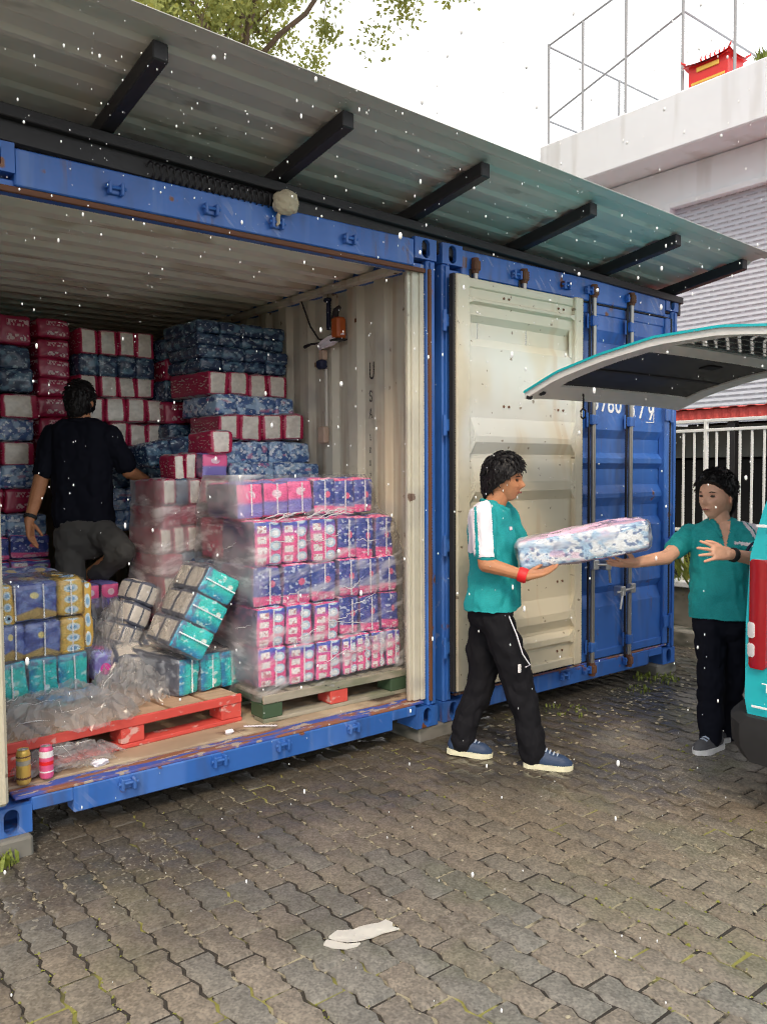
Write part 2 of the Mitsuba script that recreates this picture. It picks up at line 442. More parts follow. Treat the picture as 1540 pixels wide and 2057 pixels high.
def tube(pts, r, sides=8):
    """capped tube along a polyline"""
    p = np.asarray(pts, float); n = len(p)
    rr = np.broadcast_to(np.asarray(r, float), (n,))
    t = np.gradient(p, axis=0); t /= np.linalg.norm(t, axis=1, keepdims=True) + 1e-12
    ref = np.array([0, 0, 1.0]) if abs(t[:, 2]).mean() < .8 else np.array([1.0, 0, 0])
    a = np.cross(t, ref); a /= np.linalg.norm(a, axis=1, keepdims=True) + 1e-12
    b = np.cross(t, a)
    ang = np.arange(sides) * 2 * PI / sides
    v = p[:, None] + rr[:, None, None] * (np.cos(ang)[None, :, None] * a[:, None] + np.sin(ang)[None, :, None] * b[:, None])
    v = np.vstack([v.reshape(-1, 3), p[0], p[-1]])
    f = []
    for i in range(n - 1):
        for j in range(sides):
            k = (j + 1) % sides
            q = (i * sides + j, i * sides + k, (i + 1) * sides + k, (i + 1) * sides + j)
            f += [(q[0], q[2], q[1]), (q[0], q[3], q[2])]
    for j in range(sides):
        k = (j + 1) % sides
        f += [(n * sides, j, k), (n * sides + 1, (n - 1) * sides + k, (n - 1) * sides + j)]
    m = trimesh.Trimesh(v, np.array(f), process=False)
    if m.volume < 0: m.invert()
    return m


def cyl(p0, p1, r, sides=16):
    return tube([p0, p1], r, sides)


def from_mf(m):
    q = m.to_mesh()
    return trimesh.Trimesh(np.array(q.vert_properties[:, :3]), np.array(q.tri_verts), process=False)


def to_mf(t):
    return m3.Manifold(m3.Mesh(np.asarray(t.vertices, np.float32), np.asarray(t.faces, np.uint32)))


def ball(p, r, seg=16):
    return m3.Manifold.sphere(float(r), seg).translate([float(x) for x in p])


def hull(*bs):
    return m3.Manifold.batch_hull(list(bs))


def union(ms):
    return m3.Manifold.batch_boolean(list(ms), m3.OpType.Add)


def profile_sheet(s, off, along, thick, axes):
    """a sheet: polyline (s, off) extruded from along[0] to along[1]; axes = (s axis, offset axis, extrusion axis)"""
    s, off = np.asarray(s, float), np.asarray(off, float)
    n = len(s)
    P4 = []
    for a in along:
        for th in (0, thick):
            q = np.zeros((n, 3)); q[:, axes[0]] = s; q[:, axes[1]] = off + th; q[:, axes[2]] = a
            P4.append(q)
    v = np.vstack(P4); f = []
    A, B, C, D = 0, n, 2 * n, 3 * n
    for i in range(n - 1):
        for (x, y) in ((A, C), (B, D)):
            f += [(x + i, x + i + 1, y + i + 1), (x + i, y + i + 1, y + i)]
        for (x, y) in ((A, B), (C, D)):
            f += [(x + i, x + i + 1, y + i + 1), (x + i, y + i + 1, y + i)]
    for i in (0, n - 1):
        f += [(A + i, B + i, D + i), (A + i, D + i, C + i)]
    return trimesh.Trimesh(v, np.array(f), process=False)


def corr(s0, s1, period, depth, slope=.2):
    s, o = [s0], [0.0]
    x = s0
    while x < s1:
        for a, b in ((.5 - slope, 0), (.5, 1), (1 - slope, 1), (1, 0)):
            q = x + a * period
            if q < s1: s.append(q); o.append(b * depth)
        x += period
    s.append(s1); o.append(o[-1])
    return s, o


def poly_extrude(pts, axis, a0, a1):
    """polygon pts (2d) extruded along the axis from a0 to a1; pts live in the two other axes in order"""
    m = trimesh.creation.extrude_polygon(Polygon(pts), a1 - a0, engine='earcut')
    v = np.array(m.vertices)
    o = np.zeros_like(v)
    rest = [k for k in range(3) if k != axis]
    o[:, rest[0]], o[:, rest[1]], o[:, axis] = v[:, 0], v[:, 1], v[:, 2] + a0
    r = trimesh.Trimesh(o, np.array(m.faces), process=False)
    if r.volume < 0: r.invert()
    return r


GZ = -0.08   # level of the paving

# ================================================================== THE SETTING
def plane(x0, x1, y0, y1, z):
    return trimesh.Trimesh([[x0, y0, z], [x1, y0, z], [x1, y1, z], [x0, y1, z]], [[0, 1, 2], [0, 2, 3]], process=False)


obj('ground', plane(-400, 400, -400, 400, -.13), 'm_earth', kind='structure', label='bare earth and tarmac around the yard')
obj('paving', plane(-3.0, 6.1, -4.2, 1.6, GZ - .007), 'm_joint', kind='structure', label='wet interlocking brick paving with sandy mossy joints')

PITCH_B, LEN_B = .1125, .225


def brick_mesh(r, var):
    """one zigzag paver, its top slightly worn and uneven"""
    g, amp = .0042, .0125
    n = 6
    s = np.linspace(-LEN_B / 2 + g, LEN_B / 2 - g, n * 1 + 1)
    tri = lambda t: amp * (2 * np.abs(2 * ((t / (LEN_B / 2)) % 1) - 1) - 1)
    xs = tri(s + LEN_B / 2 + .028)
    right = np.stack([xs + PITCH_B / 2 - g, s], 1)
    left = np.stack([xs - PITCH_B / 2 + g, s], 1)[::-1]
    out = np.vstack([right, left])
    out = out + r.normal(0, .0011, out.shape)
    c = out.mean(0)
    inn = c + (out - c) * (1 - .0055 / np.linalg.norm(out - c, axis=1, keepdims=True))
    k = len(out)
    zt = r.normal(0, .0009, k)
    v = np.vstack([np.c_[inn, zt], np.c_[out, np.full(k, -.0125)], [[c[0], c[1], .0012]]])
    f = []
    for i in range(k):
        j = (i + 1) % k
        f += [(2 * k, i, j), (i, k + i, k + j), (i, k + j, j)]
    return v, np.array(f)


def build_paving():
    r = np.random.default_rng(11)
    variants = [brick_mesh(r, i) for i in range(10)]
    uvs = [(r.random(), r.random()) for _ in variants]
    dicts = [mikit.ply(trimesh.Trimesh(v, f, process=False), 'm_brick', smooth=40) for v, f in variants]
    for (v, f), (a, b), d in zip(variants, uvs, dicts): pass
    plys = []
    for (v, f), (a, b) in zip(variants, uvs):
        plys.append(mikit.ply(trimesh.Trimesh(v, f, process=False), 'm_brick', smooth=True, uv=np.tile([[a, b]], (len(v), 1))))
    spots = []
    for i in range(int(-2.6 / PITCH_B), int(5.9 / PITCH_B)):
        for j in range(int(-3.4 / LEN_B) - 1, int(1.2 / LEN_B)):
            x, y = i * PITCH_B, (j + .5 * (i % 2)) * LEN_B
            if y > .55 and not (x > 4.7): continue
            if y < -.9 * 0 - 3.3: continue
            d = np.array([x, y, GZ]) - CAM
            dep = d @ _F
            if dep < .6: 
                continue
            px, py = d @ _R / dep * FPX + 770, 1028 - (d @ _U) / dep * FPX
            if not (-120 < px < 1660 and 1250 < py < 2180): continue
            seen = 0 < px < 1540 and py < 2057 and not (x < 4.9 and y > .05)
            spots.append((not seen, dep, x, y, r.integers(10), r.normal(0, .5), r.normal(0, .5), r.normal(0, .0016)))
    spots.sort()
    rs = np.random.default_rng(3)
    for nm, m, kz, thr, rate, s0, lb in (('joint_sand', 'm_sand', 2.0, .50, .17, .0026, 'pale sand grains caught in the paving joints'), ('joint_moss', 'm_moss', 9.0, .57, .30, .0042, 'yellow green moss tufts in the paving joints')):
        pts = []
        for (_, dep, x, y, q, a, bb_, dz) in spots[:1500]:
            v = variants[q][0]; k = (len(v) - 1) // 2
            pts.append(v[k:2 * k, :2] + [x, y])
        pts = np.vstack(pts)
        pts = np.vstack([pts + rs.normal(0, .004, pts.shape) for _ in range(3)])
        dens = meshkit.fbm(np.c_[pts * 2.2, np.full(len(pts), kz)], 4, 7)
        pts = pts[(rs.random(len(pts)) < rate * np.clip((dens - thr) / .10, 0, 1)) & (rs.random(len(pts)) < np.clip(.25 + .6 * (-.2 - pts[:, 1]), .12, 1))][:9000]
        o = np.array([[1, 0, 0], [-.5, .87, 0], [-.5, -.87, 0], [0, 0, .8]])
        ang = rs.random(len(pts)) * 6.28; sc = s0 * rs.lognormal(0, .4, len(pts))
        ca, sa = np.cos(ang), np.sin(ang)
        vx = (o[None, :, 0] * ca[:, None] - o[None, :, 1] * sa[:, None]) * sc[:, None] + pts[:, :1]
        vy = (o[None, :, 0] * sa[:, None] + o[None, :, 1] * ca[:, None]) * sc[:, None] + pts[:, 1:]
        vz = o[None, :, 2] * sc[:, None] + GZ - .003
        V = np.stack([vx, vy, vz], -1).reshape(-1, 3)
        F = (np.array([[0, 1, 3], [1, 2, 3], [2, 0, 3]])[None] + 4 * np.arange(len(pts))[:, None, None]).reshape(-1, 3)
        obj(nm, trimesh.Trimesh(V, F, process=False), m, kind='stuff', label=lb, cat='sand' if 'sand' in nm else 'moss')
    vv, ff, uu, at = [], [], [], 0
    for k, (_, dep, x, y, q, a, b, dz) in enumerate(spots):
        M = mv(x, y, GZ + dz) @ rot([1, 0, 0], a) @ rot([0, 1, 0], b)
        if k < 300:
            key = numbered('paving__brick')
            scene[key] = {**plys[q], 'to_world': T4(M.tolist())}
        else:
            v, f = variants[q]
            vv.append(v @ M[:3, :3].T + M[:3, 3]); ff.append(f + at); at += len(v)
            uu.append(np.tile([uvs[q]], (len(v), 1)))
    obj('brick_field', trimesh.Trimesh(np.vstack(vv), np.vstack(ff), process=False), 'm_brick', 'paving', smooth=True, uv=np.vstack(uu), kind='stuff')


build_paving()


# ---- litter and moss tufts in the joints near the containers
def blades(r, n, cx, cy, rad, h, w=.006, z=GZ):
    vs, fs = [], []
    for i in range(n):
        a, q = r.uniform(0, 2 * PI), rad * math.sqrt(r.random())
        x, y = cx + q * math.cos(a), cy + q * math.sin(a)
        t = r.uniform(0, 2 * PI); hh = h * r.uniform(.4, 1.1); ln = r.uniform(.1, .8) * hh
        d = np.array([math.cos(t), math.sin(t), 0]); s = np.array([-d[1], d[0], 0]) * w * r.uniform(.6, 1.5)
        p0 = np.array([x, y, z - .005]); p1 = p0 + d * ln * .4 + [0, 0, hh * .6]; p2 = p0 + d * ln + [0, 0, hh * r.uniform(.75, 1)]
        k = len(vs); vs += [p0 - s * .6, p0 + s * .6, p1 + s, p1 - s, p2]
        fs += [(k, k + 1, k + 2), (k, k + 2, k + 3), (k + 3, k + 2, k + 4)]
    return trimesh.Trimesh(np.array(vs), np.array(fs), process=False)


r = np.random.default_rng(5)
mat('m_weed', (.16, .20, .03), .6)
obj('weed', blades(r, 60, .02, -.06, .07, .07, .008), 'm_weed', kind='stuff', label='yellow green weed at the foot of the left concrete block', cat='weed')
obj('weed', blades(r, 90, 4.62, -.05, .17, .06, .006), 'm_weed', kind='stuff', label='low weed tuft under the right corner of the closed container', cat='weed')
obj('weed', blades(r, 40, 4.25, -.14, .10, .04, .005), 'm_weed', kind='stuff', label='small weed sprig in front of the closed container sill', cat='weed')
obj('weed', blades(r, 50, 3.45, -.16, .16, .035, .005), 'm_weed', kind='stuff', label='flattened weeds beside the wet patch below the cream door', cat='weed')
lit = []
for i in range(300):
    far = r.random() < .72
    x, y = (r.uniform(2.4, 5.4), r.uniform(-.75, -.02)) if far else (r.uniform(-.3, 3.6), r.uniform(-2.4, -.1))
    s = r.uniform(.003, .010) * (1.3 if far else .8)
    m = trimesh.creation.icosphere(0, s); m.apply_scale([1.6, 1, .35]); m.apply_transform(rot([0, 0, 1], r.uniform(0, 360))); m.apply_translation([x, y, GZ + .003])
    lit.append(m)
obj('leaf_litter', cat(*lit), 'm_litter', kind='stuff', label='pale grit and leaf litter scattered over the paving', cat='litter')


# ================================================================== CONTAINERS
def casting(cx, cz, y0=-.006, parent=None, flip=1):
    """corner casting, holes in its front and side"""
    m = m3.Manifold.cube([.162, .178, .118], True).translate([0, .089, 0])
    slot = hull(m3.Manifold.cylinder(.3, .03, .03, 24).rotate([90, 0, 0]).translate([0, .15, .022]), m3.Manifold.cylinder(.3, .03, .03, 24).rotate([90, 0, 0]).translate([0, .15, -.022]))
    slot = slot.translate([0, -.1, 0])
    m = m - slot - m3.Manifold.cube([.13, .12, .09], True).translate([0, .09, 0])
    t = from_mf(m); t.apply_translation([cx, y0, cz])
    return t


def container_frame(t, X0, keepers):
    W_, H_ = 2.438, 2.80
    for cx in (X0 + .081, X0 + W_ - .081):
        obj('corner_casting', casting(cx, .059), 'm_blue', t, smooth=30)
        obj('corner_casting', casting(cx, H_ - .059), 'm_blue', t, smooth=30)
    for x0, x1 in ((X0 + .004, X0 + .07), (X0 + W_ - .07, X0 + W_ - .004)):
        obj('corner_post', cat(bx(x0, x1, .0, .13, .118, H_ - .118, .008), bx(x0 + .018, x1 - .018, -.012, .0, .13, H_ - .13, .004)), 'm_blue', t, smooth=30)
    obj('header', cat(bx(X0 + .162, X0 + W_ - .162, 0, .10, 2.635, 2.785, .006), bx(X0 + .07, X0 + W_ - .07, .02, .12, 2.625, 2.66, .003)), 'm_blue', t, smooth=30)
    sill = cat(bx(X0 + .162, X0 + .335, .0, .09, .082, .139, .005), bx(X0 + .335, X0 + W_ - .335, .0, .09, .028, .139, .005), bx(X0 + W_ - .335, X0 + W_ - .162, .0, .09, .082, .139, .005))
    obj('sill', sill, 'm_blue', t, smooth=30)
    obj('sill_top', bx(X0 + .10, X0 + W_ - .10, .004, .115, .1395, .152, .003), 'm_sill', t)
    for zc, xs in ((.105, keepers), (2.70, keepers)):
        for x in xs:
            k = cat(bx(X0 + x - .034, X0 + x - .020, -.035, 0, zc - .026, zc + .026, .004), bx(X0 + x + .020, X0 + x + .034, -.035, 0, zc - .026, zc + .026, .004), bx(X0 + x - .02, X0 + x + .02, -.014, 0, zc - .022, zc + .016, .003), cyl((X0 + x - .045, -.022, zc + .004), (X0 + x + .045, -.022, zc + .004), .008, 8))
            obj('cam_keeper', k, 'm_blue', t, smooth=30)


def container_shell(t, X0, D=6.06):
    W_, H_ = 2.438, 2.80
    s, o = corr(.13, D - .05, .278, .036, .13)
    obj('side_wall', profile_sheet(s, X0 + W_ - .052 + np.array(o) * 1.0, (.13, 2.70), .004, (1, 0, 2)), 'm_cream', t)
    obj('side_wall', profile_sheet(s, X0 + .052 - np.array(o), (.13, 2.70), -.004, (1, 0, 2)), 'm_cream', t)
    for x0, x1 in ((X0 + .005, X0 + .05), (X0 + W_ - .05, X0 + W_ - .005)):
        obj('roof_rail', bx(x0, x1, .12, D, 2.66, 2.79, .004), 'm_blue', t)
    s, o = corr(X0 + .05, X0 + W_ - .05, .25, .04, .12)
    obj('back_wall', profile_sheet(s, D - .06 + np.array(o), (.1, 2.75), .004, (0, 1, 2)), 'm_cream', t)
    s, o = corr(.11, D - .04, .209, .030, .10)
    obj('roof', profile_sheet(s, 2.712 + np.array(o), (X0 + .03, X0 + W_ - .03), .004, (1, 2, 0)), 'm_ceil', t)


A = thing('open_container', 'blue steel shipping container with open end, cream inside, loaded with packs', 'container')
container_frame(A, 0.0, (.567, 1.017, 1.372, 1.815))
container_shell(A, 0.0)
for k in range(2):
    obj('floor_board', bx(.04 + k * 1.18, .04 + k * 1.18 + 1.177, .118, 6.0, .128, .160 + .001 * k, .002), 'm_floor', A)
obj('top_rail', bx(2.335, 2.385, .13, 6.0, 2.655, 2.705, .012), 'm_cream', A, smooth=30)
obj('lashing_post', cat(bx(2.285, 2.335, .03, .085, .155, 2.66, .006), bx(2.335, 2.366, .02, .16, .155, 2.66, .004), bx(2.262, 2.285, .045, .07, .155, 2.66, .004)), 'm_cream', A, smooth=30)
obj('door_gasket', cat(bx(2.374, 2.392, -.016, .004, .15, 2.63, .003), bx(.07, 2.36, .0, .02, 2.608, 2.632, .003)), 'm_rust', A)


def ribbed_door(X0, X1, z0, z1, yf, bands, t, m, thick=.05, lip=.055, sign=1, name='door_panel'):
    """door leaf: flat plate with pressed horizontal bands between z pairs (z_low, z_low_in, z_high_in, z_high), depth per band"""
    zs, of = [z0 + lip], [0.0]
    for (a, b, c, d, dep) in bands:
        zs += [a, b, c, d]; of += [0, dep, dep, 0]
    zs.append(z1 - lip); of.append(0.0)
    sheet = profile_sheet(zs, yf + np.array(of) * sign, (X0 + lip, X1 - lip), .004, (2, 1, 0))
    # closing gussets at the band ends
    ends = []
    for (a, b, c, d, dep) in bands:
        for xx, s in ((X0 + lip, 1), (X1 - lip, -1)):
            ends.append(trimesh.Trimesh([[xx, yf, a], [xx + s * .05, yf + dep * sign, b], [xx + s * .05, yf + dep * sign, c], [xx, yf, d], [xx, yf + dep * sign, b], [xx, yf + dep * sign, c]], [[0, 1, 2], [0, 2, 3], [0, 4, 1], [2, 5, 3], [1, 4, 5], [1, 5, 2]], process=False))
    obj(name, sheet, m, t)
    return ends


# ---- cream inner face of the leaf folded back against the closed container
dl = numbered(A + '__door_leaf'); X0, X1, Z0, Z1 = 2.515, 3.665, .19, 2.615
yf = -.062
bands = [(.34, .36, .395, .43, -.034), (.45, .51, .56, .66, -.038), (1.30, 1.36, 1.42, 1.56, -.036), (1.585, 1.655, 1.69, 1.80, -.040), (2.22, 2.27, 2.36, 2.40, .036), (2.46, 2.475, 2.49, 2.50, -.03)]
zs, of = [Z0 + .03], [0.0]
for (a, b, c, d, dep) in bands:
    zs += [a, b, c, d]; of += [0, dep * .8, dep * .8, 0]
zs.append(Z1 - .05); of.append(0.)
scene[dl] = mesh_dict(profile_sheet(zs, yf + np.array(of), (X0 + .11, X1 - .075), .004, (2, 1, 0)), 'm_door')
say(dl, 'cream inner face of the door leaf folded back')
fr = [bx(X0, X0 + .105, yf - .032, yf + .03, Z0, Z1, .007), bx(X1 - .08, X1, yf - .032, yf + .03, Z0, Z1, .007), bx(X0 + .105, X1 - .08, yf - .012, yf + .02, Z1 - .06, Z1 - .006, .005), bx(X0 + .105, X1 - .08, yf - .024, yf + .02, Z0 + .004, Z0 + .055, .005)]
obj('frame', cat(*fr), 'm_door', dl, smooth=30)
gus = []
for (a, b, c, d, dep) in bands:
    e = .8 * dep
    for xx, s in ((X0 + .105, 1), (X1 - .08, -1)):
        gus.append(poly_extrude([(xx, a), (xx + s * .045, b), (xx + s * .045, c), (xx, d)], 1, min(yf, yf + e) + (.0 if e < 0 else 0.0), max(yf, yf + e)) if e < 0 else bx(min(xx, xx + s * .03), max(xx, xx + s * .03), yf - .004, yf + .004, a, d, .001))
for g_ in gus: obj('gusset', g_, 'm_door', dl)
riv = []
for z in (1.875, 2.575, 2.525, .92, .76, .30):
    for x in (X0 + .42, X0 + .465, X0 + .93, X0 + .98):
        riv.append(tf(cyl((x, yf - .006, z), (x, yf + .006, z), .0075, 8), np.eye(4)))
obj('bolt', cat(*riv), 'm_rust', dl, kind='stuff')
obj('rubber_seal', cat(bx(X0 - .018, X0, yf - .02, yf + .02, Z0, Z1, .004), bx(X1, X1 + .015, yf - .02, yf + .025, Z0, Z1, .004)), 'm_rubber', dl)
for z in (.45, 1.05, 1.75, 2.35):
    obj('hinge', cat(cyl((2.478, -.03, z - .06), (2.478, -.03, z + .06), .014, 10), bx(2.478, 2.50, -.045, -.035, z - .035, z + .035, .003)), 'm_blue', A, smooth=30)
# ---- edge of the other leaf, swung wide open at the left
dl2 = numbered(A + '__door_leaf')
scene[dl2] = mesh_dict(cat(bx(-1.10, .048, -.115, -.06, .17, 2.60, .016)), 'm_door', smooth=30)
say(dl2, 'cream door leaf swung open toward the yard')

B = thing('closed_container', 'blue steel shipping container with closed ribbed doors and lock rods', 'container')
XB = 2.483
container_frame(B, XB, (.62, 1.1, 1.34, 1.80))
container_shell(B, XB)
obj('floor_board', bx(XB + .04, XB + 2.40, .118, 6.0, .128, .16, .002), 'm_floor', B)
bb = [(.52, .61, .61, .665, .034), (1.08, 1.14, 1.23, 1.29, .034), (1.32, 1.38, 1.495, 1.535, .034), (1.57, 1.61, 1.71, 1.77, .034), (2.13, 2.19, 2.38, 2.46, .034)]
for nm, (x0, x1) in enumerate(((XB + .085, XB + 1.215), (XB + 1.223, XB + 2.355))):
    d = numbered(B + '__door_leaf')
    zs, of = [.16], [0.0]
    for (a, b, c, e, dep) in bb:
        zs += [a, b, c, e]; of += [0, dep, dep, 0]
    zs.append(2.62); of.append(0.)
    scene[d] = mesh_dict(profile_sheet(zs, .028 + np.array(of), (x0 + .06, x1 - .06), .004, (2, 1, 0)), 'm_blue')
    obj('frame', cat(bx(x0, x0 + .065, .004, .06, .155, 2.625, .006), bx(x1 - .065, x1, .004, .06, .155, 2.625, .006), bx(x0 + .065, x1 - .065, .018, .06, .155, .215, .005), bx(x0 + .065, x1 - .065, .018, .06, 2.56, 2.625, .005)), 'm_blue', d, smooth=30)
    obj('rubber_seal', cat(bx(x0 - .004, x1 + .004, .01, .03, 2.625, 2.634, .002), bx(x0 - .004, x1 + .004, .01, .03, .1525, .155, .001), bx(x1, x1 + .012, .0, .03, .155, 2.625, .002)), 'm_rubber', d)
    rods = (x0 + .17, x0 + .60)
    for k, xr in enumerate(rods):
        rd = obj('lock_rod', cyl((xr, -.018, .10), (xr, -.018, 2.70), .0165, 12), 'm_rod', d, smooth=40)
        for z in (.26, 1.0, 1.83, 2.5):
            obj('rod_bracket', cat(bx(xr - .03, xr + .03, -.036, .006, z - .035, z + .035, .006), bx(xr - .05, xr + .05, -.002, .006, z - .05, z + .05, .003)), 'm_blue', rd, smooth=30)
        for z in (.105, 2.70):
            obj('cam', cat(bx(xr - .026, xr + .026, -.045, -.004, z - .03, z + .03, .008), cyl((xr, -.018, z - .045), (xr, -.018, z + .045), .022, 10)), 'm_rust', rd, smooth=30)
        obj('shade_strip', bx(xr - .034, xr - .018, -.008, .006, .12, 2.68, .002), 'm_black', rd)
        h1 = cat(cyl((xr, -.05, .835 - .2 * k), (xr + (.20 if k == 0 else -.20), -.05, .82 - .2 * k), .0105, 8), bx(xr - .03, xr + .03, -.055, -.015, .80 - .2 * k, .87 - .2 * k, .006), bx(xr + (.10 if k == 0 else -.16), xr + (.16 if k == 0 else -.10), -.062, .004, .79 - .2 * k, .86 - .2 * k, .006), cyl((xr + (.13 if k == 0 else -.13), -.055, .83 - .2 * k), (xr + (.15 if k == 0 else -.16), -.055, .70 - .2 * k), .009, 8))
        obj('rod_handle', h1, 'm_steel', rd, smooth=30)
    for z in (.33, .92, 1.9, 2.45):
        xs = x1 + .004 if nm else x0 - .004
        obj('hinge', cat(cyl((xs, -.012, z - .055), (xs, -.012, z + .055), .015, 10), bx(min(xs, xs - .075 * (1 if nm else -1)), max(xs, xs - .075 * (1 if nm else -1)), -.010, .003, z - .045, z + .045, .004)), 'm_blue', d, smooth=30)
    if nm:
        for txt, x, z in (('B', 3.90, 1.905), ('7', 4.005, 1.90), ('80', 4.085, 1.895), ('8', 4.335, 1.875), ('7', 4.455, 1.868), ('9', 4.575, 1.86)):
            tm = meshkit.text_mesh(txt, .125, .002, True); tm.apply_scale([.78, 1, 1]); tm.apply_transform(rot([1, 0, 0], 90)); tm.apply_translation([x, .0265, z])
            obj('number_mark', tm, 'm_letter', d)
        obj('number_mark', cat(bx(4.555, 4.66, .0245, .0275, 1.836, 1.842, .001), bx(4.655, 4.661, .0245, .0275, 1.84, 2.0, .001)), 'm_letter', d)

for nm, (x0, x1, y0, lb) in enumerate(((-.06, .155, -.045, 'left corner of the open container'), (2.30, 2.60, .0, 'corner between the two containers'), (4.70, 4.96, .0, 'right corner of the closed container'))):
    m = to_mf(bx(x0, x1, y0, .3, GZ - .03, -.001, .01))
    obj('concrete_block', from_mf(m), 'm_concrete', label='grey concrete block under the ' + lb, cat='block')

# ================================================================== CANOPY
def roof_z(x, y):
    return 2.955 - .031 * x - .15 * y


cn = thing('canopy', 'ribbed galvanised steel canopy on black rafters above the containers', 'canopy')


def canopy_sheet(y0, y1, dz):
    s, o = corr(y0, y1, .19, .014, .12)
    s = np.array(s); o = np.array(o)
    xs = np.linspace(-2.2, 5.0, 10)
    v, f = [], []
    n = len(s)
    for x in xs:
        for th in (0, .003):
            for a, b in zip(s, o):
                v.append((x, a, roof_z(x, a) + .074 + b + dz + th))
    for i in range(len(xs) - 1):
        for th in (0, 1):
            a0, b0 = (2 * i + th) * n, (2 * i + 2 + th) * n
            for k in range(n - 1):
                f += [(a0 + k, a0 + k + 1, b0 + k + 1), (a0 + k, b0 + k + 1, b0 + k)]
    for i in range(len(xs) - 1):
        for k in (0, n - 1):
            a0, b0, c0, d0 = 2 * i * n + k, (2 * i + 1) * n + k, (2 * i + 2) * n + k, (2 * i + 3) * n + k
            f += [(a0, b0, d0), (a0, d0, c0)]
    for e in (0, len(xs) - 1):
        for k in range(n - 1):
            a0, b0 = 2 * e * n + k, (2 * e + 1) * n + k
            f += [(a0, a0 + 1, b0 + 1), (a0, b0 + 1, b0)]
    return trimesh.Trimesh(np.array(v), np.array(f), process=False)


obj('roof_sheet', canopy_sheet(-.70, -.30, 0.0), 'm_galv', cn)
obj('roof_sheet', canopy_sheet(-.34, .9, .018), 'm_galv', cn)
for i, x in enumerate((-.33, .54, 1.41, 2.27, 3.15, 4.02, 4.86)):
    y0, y1 = -.56, .85
    pts = []
    m = trimesh.Trimesh(*[np.array(q) for q in (bx(x - .031, x + .031, y0, y1, 0, .072, .005).vertices, bx(x - .031, x + .031, y0, y1, 0, .072, .005).faces)], process=False)
    v = np.array(m.vertices); v[:, 2] += np.array([roof_z(a, b) for a, b in v[:, :2]]); m.vertices = v
    obj('rafter', m, 'm_black', cn, smooth=30)
m = bx(-2.2, 4.95, .02, .10, 0, .135, .006); v = np.array(m.vertices); v[:, 2] += 2.955 - .031 * v[:, 0] - .142; m.vertices = v
obj('beam', m, 'm_black', cn, smooth=30)
m = bx(-2.2, 4.97, -.02, .02, 0, .05, .004); v = np.array(m.vertices); v[:, 2] += 2.955 - .031 * v[:, 0] - .055; m.vertices = v
obj('angle_strip', m, 'm_black', cn, smooth=30)
m = bx(4.93, 4.965, .0, .4, 2.66, 2.80, .004)
obj('end_bracket', m, 'm_black', cn)

# coil of old wire lying on the header, and the tied rag
t_ = np.linspace(0, 1, 420)
hel = np.c_[.72 + .62 * t_, -.005 + .030 * np.cos(t_ * 2 * PI * 19), 2.822 - .012 * t_ + .034 * np.sin(t_ * 2 * PI * 19)]
obj('wire_coil', tube(hel, .0045, 5), 'm_black', label='dark coiled cable lying along the blue header beam', cat='cable')
ico = trimesh.creation.icosphere(4, 1.0); v = np.array(ico.vertices)
rr = 1 + .45 * (meshkit.fbm(v * 1.7 + 4, 4, 2) - .5) - .22 * np.abs(meshkit.noise(v * 2.6 + 9, 5) - .5)
ico.vertices = v * rr[:, None] * [.072, .05, .062]; ico.apply_translation([1.405, -.045, 2.80])
rg = obj('rag', ico, 'm_rag', smooth=True, label='crumpled tan rag tied over the blue header beam', cat='rag')
obj('tie', tube([(1.385, -.03, 2.765), (1.37, -.03, 2.73), (1.372, -.03, 2.70), (1.36, -.035, 2.685)], [.008, .011, .009, .006], 6), 'm_rag', rg)

# ================================================================== FITTINGS ON THE INNER WALL
XW = 2.372
obj('wall_cable', tube([(2.36, 1.30, 2.69), (2.355, 1.24, 2.60), (2.35, 1.16, 2.47), (2.35, 1.06, 2.37), (2.352, .99, 2.36), (2.35, .90, 2.385)], .006, 6), 'm_black', label='thin black cable hanging along the inner container wall', cat='cable')
obj('bracket_bar', cat(bx(XW - .02, XW, .945, .975, 2.42, 2.60, .003), bx(XW - .035, XW, .935, .985, 2.60, 2.625, .004)), 'm_navy', label='dark blue vertical strip on the inner container wall', cat='strip')
wl = obj('wall_lamp', cat(bx(XW - .075, XW - .005, .765, .85, 2.335, 2.475, .014)), 'm_orange', smooth=30, label='rusty orange lamp housing high on the inner container wall', cat='lamp')
obj('hood', cat(tube([(XW - .04, .85, 2.46), (XW - .05, .82, 2.52), (XW - .03, .80, 2.545)], [.026, .022, .012], 8), bx(XW - .08, XW - .004, .76, .856, 2.325, 2.337, .003)), 'm_black', wl, smooth=40)
ico = trimesh.creation.icosphere(3, 1.0); v = np.array(ico.vertices)
ico.vertices = v * (1 + .5 * (meshkit.fbm(v * 2.2, 3, 8) - .5))[:, None] * [.035, .135, .032]; ico.apply_transform(rot([1, 0, 0], -12)); ico.apply_translation([XW - .045, .90, 2.335])
obj('cloth_wad', ico, 'm_whitecloth', smooth=True, label='whitish cloth wad tucked beneath the orange wall lamp', cat='cloth')
ws = obj('wall_switch', bx(XW - .04, XW, .985, 1.04, 2.225, 2.29, .006), 'm_peach', smooth=30, label='peach switch box with a dark plug on the inner wall', cat='switch')
obj('plug', bx(XW - .065, XW - .01, .97, 1.04, 2.165, 2.225, .014), 'm_navy', ws, smooth=30)
obj('lead', tube([(XW - .03, 1.02, 2.36), (XW - .04, 1.015, 2.33), (XW - .03, 1.01, 2.285)], .006, 6), 'm_black', ws)
obj('side_arm', tube([(XW - .03, 1.03, 2.34), (XW - .045, 1.12, 2.342), (XW - .05, 1.19, 2.33)], [.008, .008, .012], 6), 'm_black', ws)
